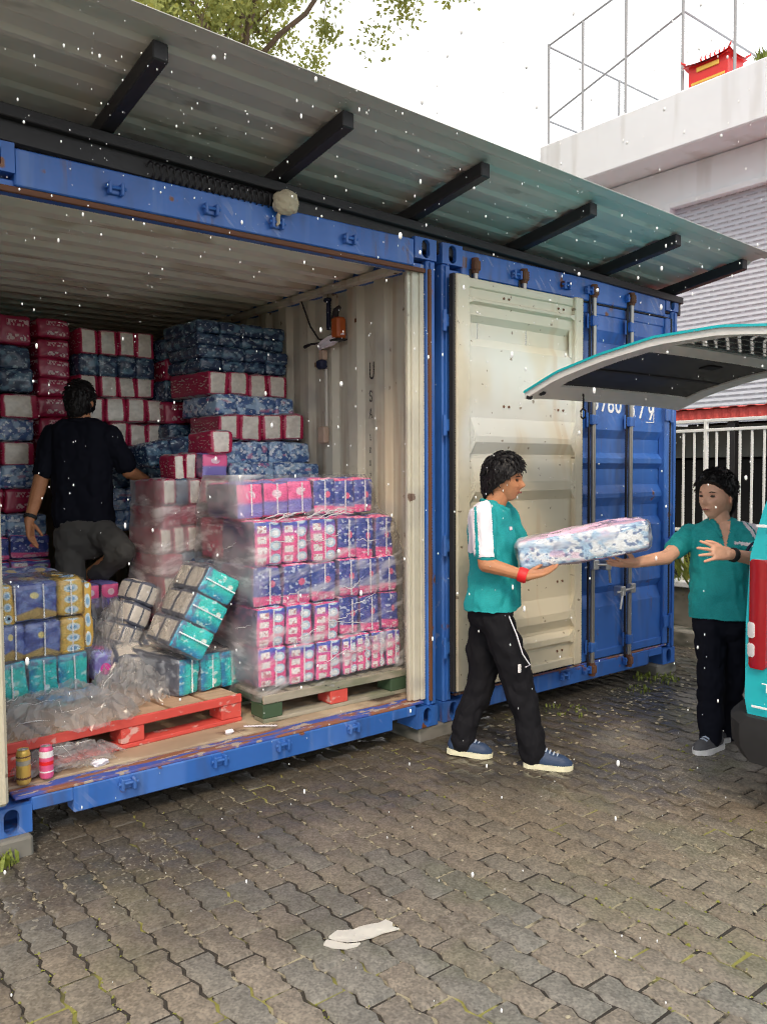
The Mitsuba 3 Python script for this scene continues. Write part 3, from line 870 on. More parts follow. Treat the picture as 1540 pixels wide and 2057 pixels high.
cd = obj('conduit', cyl((XW - .012, .99, 2.165), (XW - .012, .99, 1.79), .010, 8), 'm_conduit', smooth=40, label='pale vertical conduit below the switch box', cat='conduit')
obj('junction_box', bx(XW - .045, XW, .975, 1.05, 1.675, 1.785, .008), 'm_peach', cd, smooth=30)
lt = thing('stencil_marks', 'dark stencilled letters running down the inner container wall', 'lettering')
for k, (c_, z, h) in enumerate((('U', 2.06, .105), ('S', 1.92, .07), ('A', 1.82, .06), ('1', 1.68, .04), ('8', 1.60, .035), ('0', 1.52, .035), ('7', 1.44, .035), ('2', 1.36, .035))):
    tm = meshkit.text_mesh(c_, h, .0015, False); tm.apply_scale([.55, 1, 1]); tm.apply_transform(rot([1, 0, 0], 90)); tm.apply_transform(rot([0, 0, 1], -90)); tm.apply_translation([2.3845, .56, z])
    obj('letter', tm, 'm_black', lt)

# ================================================================== BUILDING, FENCE, SHED, TREE
BX = 10.0
wb = thing('white_building', 'white two storey building with deep parapet and roller shutter', 'building')
obj('parapet', bx(BX, BX + .35, -4.5, 5.72, 6.08, 6.86, .02), 'm_white', wb)
obj('roof_slab', bx(BX + .35, BX + 9, -4.5, 5.72, 6.12, 6.35, .01), 'm_white', wb)
wallm = m3.Manifold.cube([.3, 10.0, 6.4]).translate([BX + .75, -4.4, -.3]) - m3.Manifold.cube([1, 6.75, 4.16]).translate([BX + .6, -3.0, 1.36])
obj('wall', from_mf(wallm), 'm_white', wb)
obj('side_wall', bx(BX + 1.05, BX + 9, 5.3, 5.6, -.3, 6.12, .01), 'm_white', wb)
sh = numbered(wb + '__shutter')
zz = np.arange(1.36, 5.53, .0375); oo = np.where(np.arange(len(zz)) % 2 == 0, 0, .014)
scene[sh] = mesh_dict(profile_sheet(zz, BX + .90 - oo, (-3.0, 3.75), .01, (2, 0, 1)), 'm_shutter')
obj('frame', cat(bx(BX + .70, BX + .78, 3.73, 3.83, 1.3, 5.58, .006), bx(BX + .70, BX + .78, -3.0, 3.73, 5.50, 5.58, .006), bx(BX + .70, BX + .8, -3, 3.6, 1.28, 1.36, .006)), 'm_white', sh)

rl = thing('roof_railing', 'thin grey pipe railing on the flat roof of the white building', 'railing')


def rail(p, q, r_=.016, nm='rail'):
    obj(nm, cyl(p, q, r_, 8), 'm_pipe', rl, smooth=40)


xr = BX + .12
for y, zt, nm in ((5.62, 8.52, 'post'), (4.93, 8.60, 'post'), (4.13, 9.6, 'post'), (3.18, 9.6, 'post'), (2.40, 9.6, 'post')):
    rail((xr, y, 6.84), (xr, y, zt), .022, nm)
for x, zt in ((12.05, 8.50), (14.2, 8.5), (16.9, 8.5)):
    rail((x, 5.62, 6.3), (x, 5.62, zt), .022, 'post')
rail((xr, 5.62, 8.50), (xr, 2.2, 9.06)); rail((xr, 5.62, 7.32), (xr, 3.18, 8.0)); rail((xr, 5.62, 8.48), (19.0, 5.62, 8.48)); rail((xr, 5.62, 7.28), (19.0, 5.62, 7.28)); rail((xr, 3.18, 8.02), (12.6, 3.18, 8.02))

sx, sy, sz, K_ = BX + .30, 2.78, 6.87, .70
kb_ = lambda x0, x1, y0, y1, z0, z1: bx(sx + K_ * x0, sx + K_ * x1, sy + K_ * y0, sy + K_ * y1, sz + K_ * z0, sz + K_ * z1, .006)
sn = thing('roof_shrine', 'small red shrine with upturned roof and gold sign on the parapet', 'shrine')
obj('plinth', kb_(-.3, .32, -.40, .40, -.01, .03), 'm_gold', sn)
obj('cabinet', kb_(-.28, .30, -.42, .42, .03, .44), 'm_red', sn)
obj('sign', kb_(-.305, -.28, -.24, .24, .28, .37), 'm_gold', sn)
gx, gy = np.meshgrid(np.linspace(-1, 1, 13), np.linspace(-1, 1, 13), indexing='ij')
hz = .20 * (1 - np.maximum(np.abs(gx) ** .8 * .95, np.abs(gy) ** 1.0 * .95)) + .06 * (np.abs(gx) * np.abs(gy)) ** 2.5
v = np.stack([sx + K_ * gx * .36, sy + K_ * gy * .50, sz + K_ * (.42 + hz)], -1).reshape(-1, 3)
f = []
for i in range(12):
    for j in range(12):
        k = i * 13 + j; f += [(k, k + 13, k + 14), (k, k + 14, k + 1)]
f = np.array(f)
vb = v - [0, 0, .03]
obj('roof', trimesh.Trimesh(np.vstack([v, vb]), np.vstack([f, f[:, ::-1] + len(v)]), process=False), 'm_red', sn)
ks_ = lambda pts: [(sx + K_ * p[0], sy + K_ * p[1], sz + K_ * p[2]) for p in pts]
for k in range(7):
    y = -.3 + .1 * k
    obj('finial', tube(ks_([(0, y, .58), (-.01, y + .02, .66), (0, y, .72)]), [.016, .012, .003], 6), 'm_red', sn)
for a, b in ((-1, -1), (-1, 1), (1, -1), (1, 1)):
    obj('finial', tube(ks_([(a * .33, b * .46, .50), (a * .38, b * .52, .53), (a * .38, b * .53, .57)]), [.016, .012, .004], 6), 'm_red', sn)
obj('gilt_panel', kb_(-.295, -.28, -.36, .36, .05, .10), 'm_gold', sn)
obj('potted_shrub', blades(np.random.default_rng(2), 120, sx - .05, sy - .72, .10, .22, .012, 6.86), 'm_weed', label='small dark shrub on the parapet beside the red shrine', cat='shrub')

FX = 6.2
lw = thing('boundary_wall', 'low grey plastered wall below the white fence', 'wall')
obj('wall', bx(FX - .06, FX + .10, -4.5, 3.2, -.15, .40, .01), 'm_concrete', lw)
obj('coping', bx(FX - .10, FX + .13, -4.5, 3.2, .40, .455, .008), 'm_white', lw)
kb = thing('kerb', 'pale concrete kerb along the foot of the boundary wall', 'kerb')
for k in range(7):
    obj('kerb_stone', bx(FX - .36, FX - .14, -3.6 + k * .9, -2.706 + k * .9, -.14, .05, .012), 'm_concrete', kb)
wf = thing('white_fence', 'white painted steel bar fence on the low wall', 'fence')
for z in (1.93, 1.845, .93):
    obj('rail', bx(FX - .02, FX + .02, -4.5, 3.2, z - .014, z + .014, .003), 'm_fence', wf)
for k in range(36):
    y = 1.15 - k * .109
    obj('bar', bx(FX - .0095, FX + .0095, y - .009, y + .009, .455, 1.84, .002), 'm_fence', wf)
for y in (.49, -.62, 1.60):
    obj('post', bx(FX - .022, FX + .022, y - .014, y + .014, .455, 1.945, .003), 'm_fence', wf)
obj('verge_grass', blades(np.random.default_rng(9), 900, FX + .45, .45, .42, 1.0, .014, -.1), 'm_grass', kind='stuff', label='bright yellow green grass behind the white fence', cat='grass')

sd = thing('red_roofed_shed', 'dark open shed with a red corrugated roof edge behind the fence', 'shed')
SXx = 7.0
s, o = corr(-3.8, 2.6, .09, .02, .2)
obj('fascia', profile_sheet(s, SXx - np.array(o) * .5, (1.965, 2.095), .004, (1, 0, 2)), 'm_brickred', sd)
s, o = corr(-3.8, 2.6, .18, .010, .15)
shr = profile_sheet(s, np.array(o), (SXx - .05, SXx + 2.6), .004, (1, 2, 0)); v = np.array(shr.vertices); v[:, 2] += 2.10 + .05 * (v[:, 0] - SXx); shr.vertices = v
obj('roof', shr, 'm_brickred', sd)
obj('back_wall', bx(SXx + 2.4, SXx + 2.5, -3.8, 2.6, -.13, 2.1, .005), 'm_dark', sd)
obj('partition', bx(SXx + .62, SXx + .68, -3.8, 2.6, -.13, 1.60, .004), 'm_dark', sd)
obj('valance_panel', bx(SXx + .55, SXx + .58, -3.8, 2.6, 1.62, 1.965, .003), 'm_greygreen', sd)
obj('end_wall', bx(SXx, SXx + 2.5, 2.5, 2.6, -.13, 2.06, .004), 'm_dark', sd)
for y in (2.45, .7, -1.4, -3.6):
    obj('post', bx(SXx + .02, SXx + .10, y - .04, y + .04, -.13, 2.0, .004), 'm_black', sd)


def build_tree():
    r = np.random.default_rng(21)
    t = thing('tree', 'tall pale green leafy tree rising behind the canopy', 'tree')
    base = np.array([4.25, 8.7, -.25])
    segs = []; tips = []

    def grow(p, d, L, rad, lev):
        pts = [p]; q = p.copy(); dd = d.copy()
        n = 5
        for k in range(n):
            dd = dd + r.normal(0, .13, 3); dd[2] += .02; dd /= np.linalg.norm(dd)
            q = q + dd * L / n; pts.append(q.copy())
        segs.append(tube(pts, np.linspace(rad, rad * .62, n + 1), 7 if lev < 2 else 5))
        if lev >= 3:
            tips.append((pts[-1], dd)); tips.append((pts[3], dd)); return
        nb = (4, 5, 4)[lev]
        for k in range(nb):
            a = 2 * PI * (k + r.random() * .7) / nb
            side = np.array([math.cos(a), math.sin(a), 0])
            nd = dd * .62 + side * .85 + [0, 0, .10]; nd /= np.linalg.norm(nd)
            grow(pts[-1] if k % 2 else pts[-2], nd, L * r.uniform(.55, .72), rad * .55, lev + 1)
    grow(base, np.array([0, 0, 1.0]), 5.7, .15, 0)
    # pendant leaf clumps at the twigs
    V, F, UV = [], [], []
    k = 0
    tips_ = [np.array(p) for p, d in tips]
    extra = [p + r.normal(0, .34, 3) - [0, 0, .25] for p in tips_ for _ in range(3)]
    more = []
    for _ in range(220):
        q = base + np.array([r.normal(-.35, 1.15), r.normal(0, 1.1), r.uniform(7.0, 9.6)])
        near = min(tips_, key=lambda t_: np.linalg.norm(t_ - q))
        if np.linalg.norm(near - q) > 1.5: continue
        mid_ = (near + q) / 2 + r.normal(0, .12, 3)
        segs.append(tube([near, mid_, q], [.014, .009, .004], 5)); more += [q, q + r.normal(0, .25, 3)]
    for c in tips_ + extra + more:
        if r.random() < .08: continue
        rad = r.uniform(.20, .42); tone = r.random()
        for i in range(int(r.integers(70, 140))):
            o = r.normal(0, .45, 3) * rad * [1, 1, .8]
            p = c + o
            a = r.normal(0, 1, 3); a /= np.linalg.norm(a)
            b = np.cross(a, r.normal(0, 1, 3)); b /= np.linalg.norm(b)
            L, w = r.uniform(.06, .11), r.uniform(.020, .036)
            V += [p - a * L / 2, p + b * w, p + a * L / 2, p - b * w]
            F += [(k, k + 1, k + 2), (k, k + 2, k + 3)]; k += 4
            UV += [(min(1, max(0, tone * .7 + r.random() * .3)), r.random())] * 4
    obj('trunk', cat(*segs), 'm_bark', t, smooth=True)
    obj('crown', trimesh.Trimesh(np.array(V), np.array(F), process=False), 'm_leaf', t, uv=np.array(UV), kind='stuff')


build_tree()

# ================================================================== PACKS
DES = dict(redwhite=0, navy=1, blue=2, pinkcol=3, bluepink=4, pinkfront=5, yellow=6, navyyellow=7, teal=8, slate=9, redside=10, violet=11, pale=12)


def pack_mesh(w, d, h, des, seed, rnd=.020, bulge=.007, wr=.011, n=13):
    """one soft plastic pack: rounded, bulged and creased box with its front at y = 0; uv says which print"""
    half = np.array([w, d, h]) / 2
    rnd = min(rnd, half.min() * .7)
    e = 1 - rnd / half
    def line(k):
        c = np.linspace(-e[k], e[k], n - 4)
        return np.concatenate([[-1, -(1 + e[k]) / 2 - .12 * (1 - e[k])], c, [(1 + e[k]) / 2 + .12 * (1 - e[k]), 1]])
    faces = [(0, 2, 1, -1, 1, 1), (1, 2, 0, 1, 1, 1), (0, 2, 1, 1, -1, 1), (1, 2, 0, -1, -1, 1), (0, 1, 2, 1, 1, 1), (0, 1, 2, -1, 1, -1)]
    V, Fc, U = [], [], []
    at = 0
    for fi, (ia, ib, ic, sg, fa, fb) in enumerate(faces):
        la, lb = line(ia), line(ib)
        A, Bq = np.meshgrid(la, lb, indexing='ij')
        p = np.zeros(A.shape + (3,)); p[..., ia], p[..., ib], p[..., ic] = A, Bq, sg
        uu = (A * fa + 1) / 2; vv = (Bq * fb + 1) / 2
        k = len(la); kk = len(lb)
        idx = at + np.arange(k * kk).reshape(k, kk)
        q = np.stack([idx[:-1, :-1], idx[1:, :-1], idx[1:, 1:], idx[:-1, 1:]], -1).reshape(-1, 4)
        tri = np.vstack([q[:, [0, 1, 2]], q[:, [0, 2, 3]]])
        V.append(p.reshape(-1, 3)); U.append(np.stack([8 * des + fi + .002 + .996 * uu, vv], -1).reshape(-1, 2)); Fc.append(tri); at += k * kk
    P_ = np.vstack(V); U = np.vstack(U); Fc = np.vstack(Fc)
    s = P_ * half
    core = np.clip(s, -(half - rnd), half - rnd)
    dlt = s - core; ln = np.linalg.norm(dlt, axis=1, keepdims=True)
    nrm = dlt / np.maximum(ln, 1e-9)
    out = core + nrm * rnd
    w3 = (1 - P_[:, [1]] ** 2) * (1 - P_[:, [2]] ** 2), (1 - P_[:, [0]] ** 2) * (1 - P_[:, [2]] ** 2), (1 - P_[:, [0]] ** 2) * (1 - P_[:, [1]] ** 2)
    ax = np.abs(P_).argmax(1)
    bl = np.choose(ax, [w3[0][:, 0], w3[1][:, 0], w3[2][:, 0]])
    out = out + nrm * (bulge * bl)[:, None]
    q = out + np.array([seed * 1.37, seed * .71, seed * 2.11])
    out = out + nrm * (wr * 2 * (meshkit.fbm(q * [17, 17, 12], 3, 1) - .5))[:, None]
    out = out + (.016 * (np.stack([meshkit.noise(q * 5, 3), meshkit.noise(q * 5, 4), meshkit.noise(q * 5, 5)], -1) - .5))
    v = out + [half[0], half[1], half[2]]
    tri0, tri1, tri2 = v[Fc[:, 0]], v[Fc[:, 1]], v[Fc[:, 2]]
    fn = np.cross(tri1 - tri0, tri2 - tri0)
    flip = ((fn * ((tri0 + tri1 + tri2) / 3 - half)).sum(1) < 0)
    Fc[flip] = Fc[flip][:, [0, 2, 1]]; fn[flip] *= -1
    key = np.round(v * 1e5).astype(np.int64)
    _, inv = np.unique(key, axis=0, return_inverse=True); inv = inv.ravel()
    nn = np.zeros((inv.max() + 1, 3))
    for k in range(3): np.add.at(nn, inv[Fc[:, k]], fn)
    nv = nn[inv]; nv /= np.linalg.norm(nv, axis=1, keepdims=True) + 1e-12
    return v, Fc, nv, U


def shape_from(v, f, n, uv, bsdf, M):
    v2 = v @ M[:3, :3].T + M[:3, 3]; n2 = n @ M[:3, :3].T
    path = meshkit.write_ply((v2, f), False, uv, None, normals=n2)
    return {'type': 'ply', 'filename': path, 'face_normals': False, 'bsdf': {'type': 'ref', 'id': bsdf}}


_seed = [0]


def bundle(label, des, x, y, z, w, d, h, n=3, M=None, yaw=0, film=False, seam_highlights=False, alt=None, group=None, jit=1.0, name='pack_bundle', seq=None, soft=None):
    """a clear bag of n packs side by side: its front left lower corner at (x, y, z), or placed by the matrix M"""
    t = thing(name, label, 'bundle', group)
    if M is None:
        M = mv(x + jit * RNG.normal(0, .006), y + jit * RNG.normal(0, .012), z) @ rot([0, 0, 1], yaw + jit * RNG.normal(0, 2.4)) @ rot([0, 1, 0], jit * RNG.normal(0, .9))
    ww = w / n
    seq = seq or [(des if alt is None else (des, alt)[k % 2], ww) for k in range(n)]
    tot = sum(q for _, q in seq); xk = 0.0
    for dk, wk in seq:
        _seed[0] += 1
        wk = wk * w / tot
        v, f, nv, uv = pack_mesh(wk * 1.0, d, h * 1.01, DES[dk], _seed[0], **(soft or {}))
        v = v + [xk, .005 * RNG.normal(), .003 * RNG.normal()]
        xk += wk
        key = numbered(t + '__pack'); scene[key] = shape_from(v, f, nv, uv, 'm_pack', M)
    if seam_highlights:  # highlights along the film seams, put in as thin white strips
        st = [bx(ww * (k + .52) - .004, ww * (k + .52) + .004, -.016, -.012, .012, h * .97, .001) for k in range(n)]
        for m in st:
            obj('seam_highlight', tf(m, M), 'm_seam_highlight', t)
    if film:
        _seed[0] += 1
        v, f, nv, uv = pack_mesh(w + .018, d + .018, h + .012, 0, _seed[0] + 50, rnd=.03, bulge=.008, wr=.012, n=22)
        key = numbered(t + '__film'); scene[key] = shape_from(v - [.009, .012, .004], f, nv, None, 'm_wrap' if film == 2 else 'm_film', M)
    return t


ORD = ('topmost', 'second', 'third', 'fourth', 'fifth', 'sixth', 'seventh', 'eighth', 'ninth')
HIGH = ('topmost',) + tuple(q + '-highest' for q in ORD[1:])
KIND = dict(redwhite='red bundle with white windows', navy='dark navy bundle', blue='mottled blue bundle', redside='crimson bundle with rows of pale print')


def stack(where, rows, d, n, w=None):
    seen = {}
    for i, (des, x, y, z, wd, h) in enumerate(rows):
        bundle(f'{KIND[des]}, {HIGH[i]} in {where}', des, x, y, z, wd, d, h, n)


# ---- the back of the load
stack('the far left stack', [('redside', .42, 2.2, 2.32, .42, .19), ('navy', .41, 2.2, 2.165, .43, .15), ('navy', .42, 2.2, 2.01, .42, .15), ('redwhite', .40, 2.2, 1.845, .46, .16), ('blue', .41, 2.2, 1.695, .44, .15), ('redwhite', .42, 2.2, 1.54, .42, .15), ('blue', .40, 2.15, 1.38, .47, .15), ('redside', .40, 2.15, 1.23, .48, .15), ('blue', .40, 2.12, 1.08, .49, .15)], .4, 2)
bundle('mottled pink and blue bundle at the base behind the left arm', 'bluepink', .40, 2.10, .93, .50, .4, .15, 2)
bundle('dim pink bundle low behind the yellow and navy bundles', 'pinkcol', .40, 2.10, .77, .50, .4, .15, 2)
stack('the narrow crimson stack', [('redside', .875, 2.2, 2.39 - .131 * k, .205, .13) for k in range(8)], .4, 1)
stack('the stack behind the standing man', [('redwhite', 1.12, 2.1, 2.29, .53, .175), ('navy', 1.10, 2.1, 2.15, .54, .14), ('redwhite', 1.12, 2.1, 2.00, .55, .15), ('redwhite', 1.15, 2.1, 1.835, .57, .165), ('redwhite', 1.17, 2.1, 1.675, .57, .16), ('blue', 1.17, 2.1, 1.535, .58, .14), ('navy', 1.15, 2.05, 1.38, .52, .15), ('blue', 1.15, 2.0, 1.23, .45, .15), ('blue', 1.15, 2.0, 1.08, .45, .15)], .4, 4)
stack('the half hidden dark stack', [('redside', 1.68, 2.0, 2.29 - .152 * k, .34, .15) if k % 2 else ('navy', 1.68, 2.0, 2.29 - .152 * k, .34, .15) for k in range(6)], .4, 2)
for k in range(4):
    bundle('dark teal slim bundle, %s in the right back stack' % HIGH[k], 'navy', 1.66 + .006 * k, 1.45, 2.41 - .083 * k, .68, .5, .082, 4)
for i, (des, x, y, z, w, h) in enumerate([('redwhite', 1.71, 1.40, 2.0, .64, .155), ('blue', 1.73, 1.35, 1.86, .61, .135), ('redwhite', 1.71, 1.25, 1.69, .63, .165), ('blue', 1.72, 1.22, 1.545, .63, .14), ('blue', 1.68, 1.10, 1.405, .68, .14)]):
    bundle(f'{("", "vivid ")[des == "redwhite"]}{KIND[des]}, {ORD[i]} below the dark teal bundles', des, x, y, z, w, .5, h, 4)
for k in range(3):
    bundle('shaded navy bundle low beside the right wall, %s of three' % ORD[k], 'navy', 1.66, 1.2, 1.26 - .14 * k, .68, .5, .138, 4)
# ---- middle stack in front of the man's hand
for i, (des, x, y, z, w, h, n, alt) in enumerate([('redwhite', 1.29, 1.02, 1.445, .15, .155, 2, None), ('redwhite', 1.19, 1.0, 1.295, .26, .148, 3, 'navy'), ('redside', 1.20, 1.0, 1.165, .25, .128, 2, None), ('redwhite', 1.19, 1.0, 1.01, .26, .152, 3, None), ('redside', 1.18, .98, .88, .27, .128, 2, 'navy'), ('redwhite', 1.19, .98, .73, .26, .148, 3, None), ('redside', 1.17, .98, .58, .28, .148, 2, None), ('navy', 1.17, .98, .43, .28, .148, 2, None)]):
    bundle(f'dim {KIND[des]}, {HIGH[i]} in the middle stack', des, x, y, z, w, .42 if i else .25, h, n, alt=alt)
bundle('pink and white bundle end jutting right from the middle stack', 'pinkfront', 1.44, .98, 1.45, .17, .3, .15, 1)
bundle('pale pink bundle end below the jutting pink and white one', 'redwhite', 1.44, .95, 1.30, .18, .3, .145, 1)
Mg = mv(1.31, 1.43, 1.52) @ rot([0, 0, 1], 3) @ rot([0, 1, 0], -12)
bundle('grey blue bundle lying tilted across the middle stack', 'navy', 0, 0, 0, .34, .30, .14, 2, M=Mg)
bundle('small red and white bundle end beside the tilted grey bundle', 'redwhite', 1.47, .92, 1.60, .15, .3, .13, 1)
# ---- what the man kneels on
for k, (des, lb) in enumerate((('pinkfront', 'pink film bundle under the raised foot of the man'), ('navy', 'dark bundle below the pink one in the gap'), ('slate', 'grey bundle at the floor of the gap'))):
    bundle(lb, des, .86, 1.42, .655 - .16 * k, .24, .5, .155, 2)
for k, lb in enumerate(('navy bundle the man stands on', 'navy bundle second below the standing foot')):
    bundle(lb, 'navy', .42, 1.72, .35 - .16 * k, .55, .40, .155, 3)
# ---- yellow and navy bundles on the left
for i, (x, y, z, w, h, n, des, alt, lb) in enumerate([
        (.27, .88, .725, .42, .195, 3, 'navyyellow', [('yellow', .07), ('navyyellow', .22), ('yellow', .13)], 'yellow and navy bundle, uppermost at the left front'),
        (.24, 1.31, .725, .48, .19, 3, 'navyyellow', None, 'navy topped bundle behind the uppermost yellow and navy one'),
        (.27, .88, .525, .43, .195, 3, 'navyyellow', [('navyyellow', .12), ('navyyellow', .18), ('yellow', .13)], 'yellow and navy bundle just above the turquoise packs'),
        (.24, 1.31, .525, .48, .19, 3, 'navyyellow', None, 'navy bundle hidden behind the lower yellow one'),
        (.24, .86, .322, .47, .200, 3, 'teal', None, 'turquoise bundle at the bottom of the left stack')]):
    bundle(lb, des, x, y, z, w, .42, h, n, seq=alt, film=(i in (0, 2, 4)), seam_highlights=(i in (0, 2, 4)), jit=.5)
bundle('column of cream and yellow packs at the right side of the left stack', 'yellow', .70, .92, .525, .06, .38, .36, 1, jit=.3)
bundle('small violet pack with a pink dot next to the turquoise bundle', 'violet', .765, .93, .335, .12, .3, .16, 1)
# ---- turquoise bundles on the red pallet
bundle('turquoise bundle lying flat on the right of the red pallet', 'teal', 1.03, .44, .315, .41, .50, .195, 3, yaw=12, film=True, seam_highlights=True, jit=0)
ML = mv(1.135, .38, .50) @ rot([0, 0, 1], 1) @ rot([0, 1, 0], -59) @ rot([1, 0, 0], -4)
bundle('turquoise bundle tipped up steeply on the flat one', 'teal', 0, 0, 0, .46, .36, .206, 3, M=ML, film=True, seam_highlights=True)
MN = mv(.83, .80, .345) @ rot([0, 0, 1], -12) @ rot([1, 0, 0], 8)
bundle('slate bundle with pale panels lying behind the turquoise ones', 'slate', 0, 0, 0, .36, .45, .15, 2, M=MN)
MN2 = mv(1.02, .98, .47) @ rot([0, 0, 1], 8) @ rot([0, 1, 0], -64)
bundle('slate and cream bundle standing on edge behind the tipped one', 'slate', 0, 0, 0, .38, .22, .13, 3, M=MN2)
# ---- pink and blue bundles on the grey pallet
rows = [('pinkcol', 'pinkcol', .325, .215), ('pinkcol', 'bluepink', .545, .215), ('bluepink', 'bluepink', .765, .215), ('pinkcol', 'bluepink', .985, .235)]
lay = ('bottom', 'second', 'third', 'fourth')
for i, (dl_, dr_, z, h) in enumerate(rows):
    nl = 6 if dl_ == 'pinkcol' else 3
    bundle(f'{"pink column printed" if dl_ == "pinkcol" else "blue and pink"} bundle, front left, {lay[i]} layer of the grey pallet', dl_, 1.385, .24 + .012 * i, z, .535, .36, h, 3 if dl_ == 'pinkcol' else 3, seam_highlights=True, jit=.5)
    bundle(f'{"pink column printed" if dr_ == "pinkcol" else "blue and pink"} bundle, front right, {lay[i]} layer of the grey pallet', dr_, 1.925, .235 + .015 * i, z, .445 - .012 * i, .36, h, 4 if dr_ == 'pinkcol' else 3, seam_highlights=True, jit=.5)
    bundle(f'dim film covered bundle at the left rear of the {lay[i]} layer', 'redside' if i % 2 else 'navy', 1.385, .62, z, .5, .33, h, 3)
bundle('bright pink bundle, left on top of the wrapped load', 'pinkfront', 1.35, .38, 1.235, .48, .36, .19, 3, seam_highlights=True, jit=.5)
bundle('blue and violet bundle, right on top of the wrapped load', 'bluepink', 1.835, .39, 1.235, .43, .36, .205, 3, seam_highlights=True, jit=.5)


# ---- stretch wrap round the load
def wrap_shell(levels, seed, nper=150, sub=46):
    """levels: (z, x0, x1, y0, y1, corner radius)"""
    lv = np.array(levels, float)
    zz = np.linspace(lv[0, 0], lv[-1, 0], sub)
    V = []
    for z in zz:
        x0, x1, y0, y1, r_ = [np.interp(z, lv[:, 0], lv[:, k]) for k in range(1, 6)]
        ring = np.array(sbox(x0 + r_, y0 + r_, x1 - r_, y1 - r_).buffer(r_, 8).exterior.coords)
        seg = np.r_[0, np.cumsum(np.linalg.norm(np.diff(ring, axis=0), axis=1))]
        q = np.linspace(0, seg[-1], nper, endpoint=False)
        V.append(np.c_[np.interp(q, seg, ring[:, 0]), np.interp(q, seg, ring[:, 1]), np.full(nper, z)])
    V = np.array(V)
    c = V.mean((0, 1)); o = V - [c[0], c[1], 0]; o[..., 2] = 0
    o /= np.linalg.norm(o, axis=-1, keepdims=True)
    q = V * [5, 5, 16] + seed
    q[..., 2] += V[..., 0] * 4
    V = V + o * (.026 * (meshkit.fbm(q, 4, 1) - .5))[..., None] - o * (.02 * np.maximum(0, meshkit.noise(V * [3, 3, 22] + 9, 2) - .62))[..., None]
    i, j = np.meshgrid(np.arange(sub - 1), np.arange(nper), indexing='ij')
    k = (j + 1) % nper
    f = np.stack([i * nper + j, i * nper + k, (i + 1) * nper + k, (i + 1) * nper + j], -1).reshape(-1, 4)
    return trimesh.Trimesh(V.reshape(-1, 3), np.vstack([f[:, [0, 1, 2]], f[:, [0, 2, 3]]]), process=False)


wr_ = thing('stretch_wrap', 'clear creased stretch film around the pink and blue pallet load', 'film')
obj('film', wrap_shell([(.27, 1.36, 2.39, .20, .97, .05), (.5, 1.355, 2.392, .195, .97, .06), (1.0, 1.355, 2.385, .20, .97, .07), (1.20, 1.36, 2.35, .21, .97, .09), (1.26, 1.30, 2.31, .33, .86, .08), (1.40, 1.32, 2.29, .345, .82, .08), (1.47, 1.33, 2.24, .36, .80, .08)], 4.0), 'm_wrap', wr_, smooth=True)
w2 = thing('stretch_wrap', 'dull grey stretch film around the middle stack of dim bundles', 'film')
obj('film', wrap_shell([(.42, 1.14, 1.47, .945, 1.43, .04), (.9, 1.145, 1.475, .95, 1.43, .05), (1.44, 1.165, 1.47, .965, 1.43, .06)], 9.0, 90, 30), 'm_wrap', w2, smooth=True)
mat('m_milky', (.62, .62, .64), .3, clearcoat=.5)


def strand(p, q, sag, w, r):
    t_ = np.linspace(0, 1, 7)[:, None]
    c = np.array(p) * (1 - t_) + np.array(q) * t_ + r.normal(0, .006, (7, 3)) * np.sin(t_ * PI) + np.sin(t_ * PI) * np.array([0, 0, -sag])
    return tube(c, w * (.4 + np.sin(np.linspace(0, 1, 7) * PI)), 4)


r = np.random.default_rng(31)
cre = []
for k in range(26):
    z = r.uniform(.3, 1.2)
    if k < 20:
        a = r.uniform(1.38, 2.1); b = a + r.uniform(.06, .22)
        cre.append(strand((a, .196, z), (min(b, 2.30), .196, z + r.uniform(-.03, .06)), .006, r.uniform(.0009, .0022), r))
    else:
        a = r.uniform(.25, .7)
        cre.append(strand((1.352, a, z), (1.352, a + r.uniform(.08, .2), z + r.uniform(-.05, .05)), .006, r.uniform(.0009, .002), r))
for k in range(14):
    a = r.uniform(1.36, 2.1)
    cre.append(strand((a, .235 + r.uniform(0, .05), 1.225), (a + r.uniform(.1, .25), .30, 1.235 + r.uniform(0, .04)), -.012, r.uniform(.001, .003), r))
obj('crease', cat(*cre), 'm_milky', wr_, smooth=True, kind='stuff')


